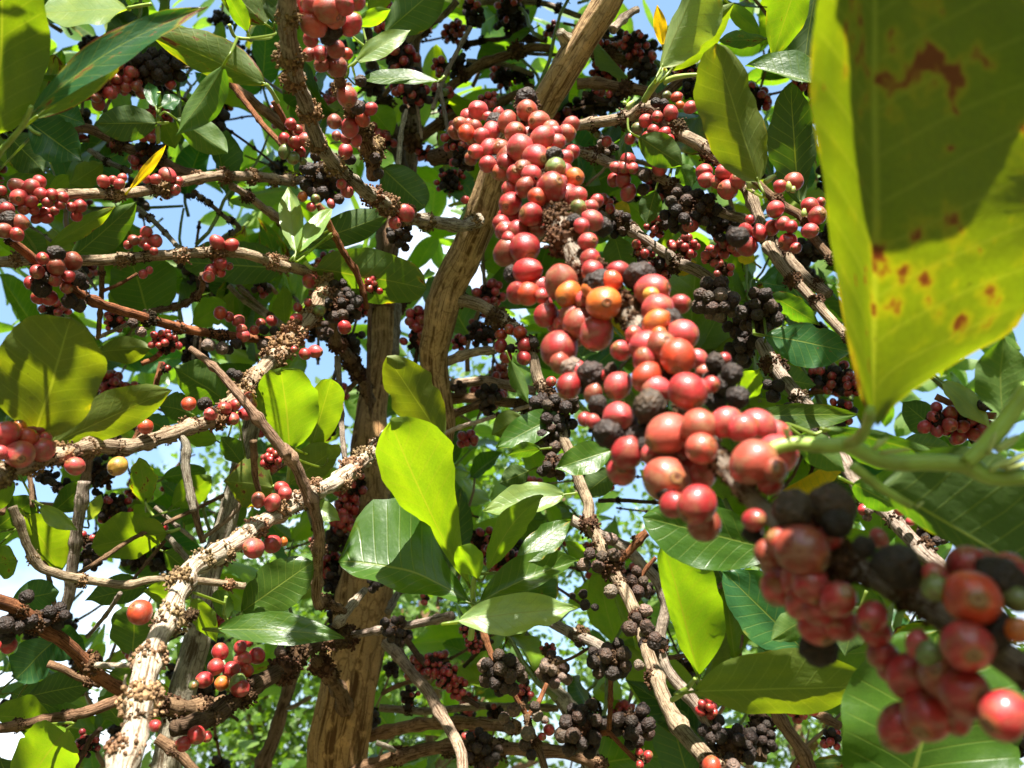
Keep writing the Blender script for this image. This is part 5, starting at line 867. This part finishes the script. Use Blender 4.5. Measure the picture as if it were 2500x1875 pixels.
o = kind(new('background_foliage', b.mesh('background_foliage', M_LEAF), None, (.055, .125, .018, .05)), 'stuff'); o['label'] = 'deep mass of green leaves filling the gaps at the back'; o['category'] = 'foliage'
# unseen coffee leaves added around the camera to block sky fill, open sunward
b = MB(); r6 = random.Random(66); nb = 0
while nb < 13000:
    az = r6.uniform(0, 6.283); el = r6.uniform(-.25, 1.25); dist = r6.uniform(1.3, 2.6); v = Vector((math.sin(az) * math.cos(el), math.cos(az) * math.cos(el), math.sin(el))); p = CAM + v * dist
    if p.z < .1 or v.angle(SUN) < .55: continue
    x, y, d = proj(p)
    if d > 0 and -500 < x < 3000 and -500 < y < 2400: continue
    if not clear(p, .10): continue
    
    L = r6.uniform(.13, .2); Wd = L * r6.uniform(.2, .28); q = rrot(r6, -.1); o = len(b.v); nb += 1
    for i in range(4):
        t = i / 3
        for j in (-1, 0, 1): b.v.append(p + q @ Vector((j * Wd * max(.02, prof('e', t)), L * t, abs(j) * Wd * .25 - .2 * L * t * t)))
    for i in range(3):
        for j in range(2): k = o + i * 3 + j; b.f.append((k, k + 1, k + 4, k + 3)); b.uv.append(((j / 2, i / 3), ((j + 1) / 2, i / 3), ((j + 1) / 2, (i + 1) / 3), (j / 2, (i + 1) / 3)))
o = kind(new('added_shade_foliage', b.mesh('added_shade_foliage', M_LEAF), None, (.045, .11, .018, .05)), 'stuff'); o['label'] = 'unseen coffee leaves added around the camera to block skylight'; o['category'] = 'foliage'
# ------------------------------------------------------------------ distant trees
def far_tree(label, x, y, d, H, Wc, n, seed):
    r = random.Random(seed); base = P(x, y, d); base.z = 0; e = bpy.data.objects.new('background_tree', None); COL.objects.link(e); e.location = base; e['label'] = label; e['category'] = 'tree'
    b = MB(); b.tube([Vector((0, 0, -.1)), Vector((.1, 0, H * .35)), Vector((-.1, .1, H * .6)), Vector((0, 0, H * .9))], [.13, .1, .07, .02], 10, .15)
    for k in range(7):
        a = k * 2.4; z0 = H * (.3 + .07 * k); b.tube([Vector((0, 0, z0)), Vector((math.cos(a) * Wc * .4, math.sin(a) * Wc * .4, z0 + .35)), Vector((math.cos(a) * Wc * .8, math.sin(a) * Wc * .8, z0 + .6))], [.05, .03, .01], 6, .1)
    new('trunk', b.mesh('trunk', M_BARK), e, BK['brown'])
    cl = [Vector((r.gauss(0, .45) * Wc, r.gauss(0, .45) * Wc, H * r.uniform(.22, 1.0))) for _ in range(46)]; b = MB()
    for k in range(n):
        c = r.choice(cl); p = c + Vector((r.gauss(0, 1), r.gauss(0, 1), r.gauss(0, .8))) * .26; L = r.uniform(.05, .10)
        q = Vector((r.uniform(-1, 1), r.uniform(-1, 1), r.uniform(-1.2, .5))).normalized().to_track_quat('Y', 'Z').to_matrix() @ Matrix.Rotation(r.uniform(0, 6.3), 3, 'Y'); o = len(b.v)
        b.v += [p + q @ Vector(v) * L for v in ((0, 0, 0), (.32, .45, .08), (0, 1, -.1), (-.32, .45, .08), (0, .5, 0))]
        for f, uvq in (((0, 1, 4), ((.5, 0), (1, .5), (.5, .5))), ((1, 2, 4), ((1, .5), (.5, 1), (.5, .5))), ((2, 3, 4), ((.5, 1), (0, .5), (.5, .5))), ((3, 0, 4), ((0, .5), (.5, 0), (.5, .5)))): b.f.append(tuple(o + i for i in f)); b.uv.append(uvq)
    o = new('crown', b.mesh('crown', M_LEAF), e, (.045, .105, .016, 0)); return e
far_tree('distant bright green tree with small leaves right of the thick trunk at the bottom', 1060, 1700, 6.0, 4.3, 1.5, 20000, 1)
far_tree('distant tree with small leaves glimpsed at the bottom left of the thick trunk', 640, 1800, 7.0, 3.4, 1.1, 12000, 2)
far_tree('distant tree with small leaves glimpsed at the bottom right', 1950, 1800, 7.0, 3.8, 1.6, 13000, 3)
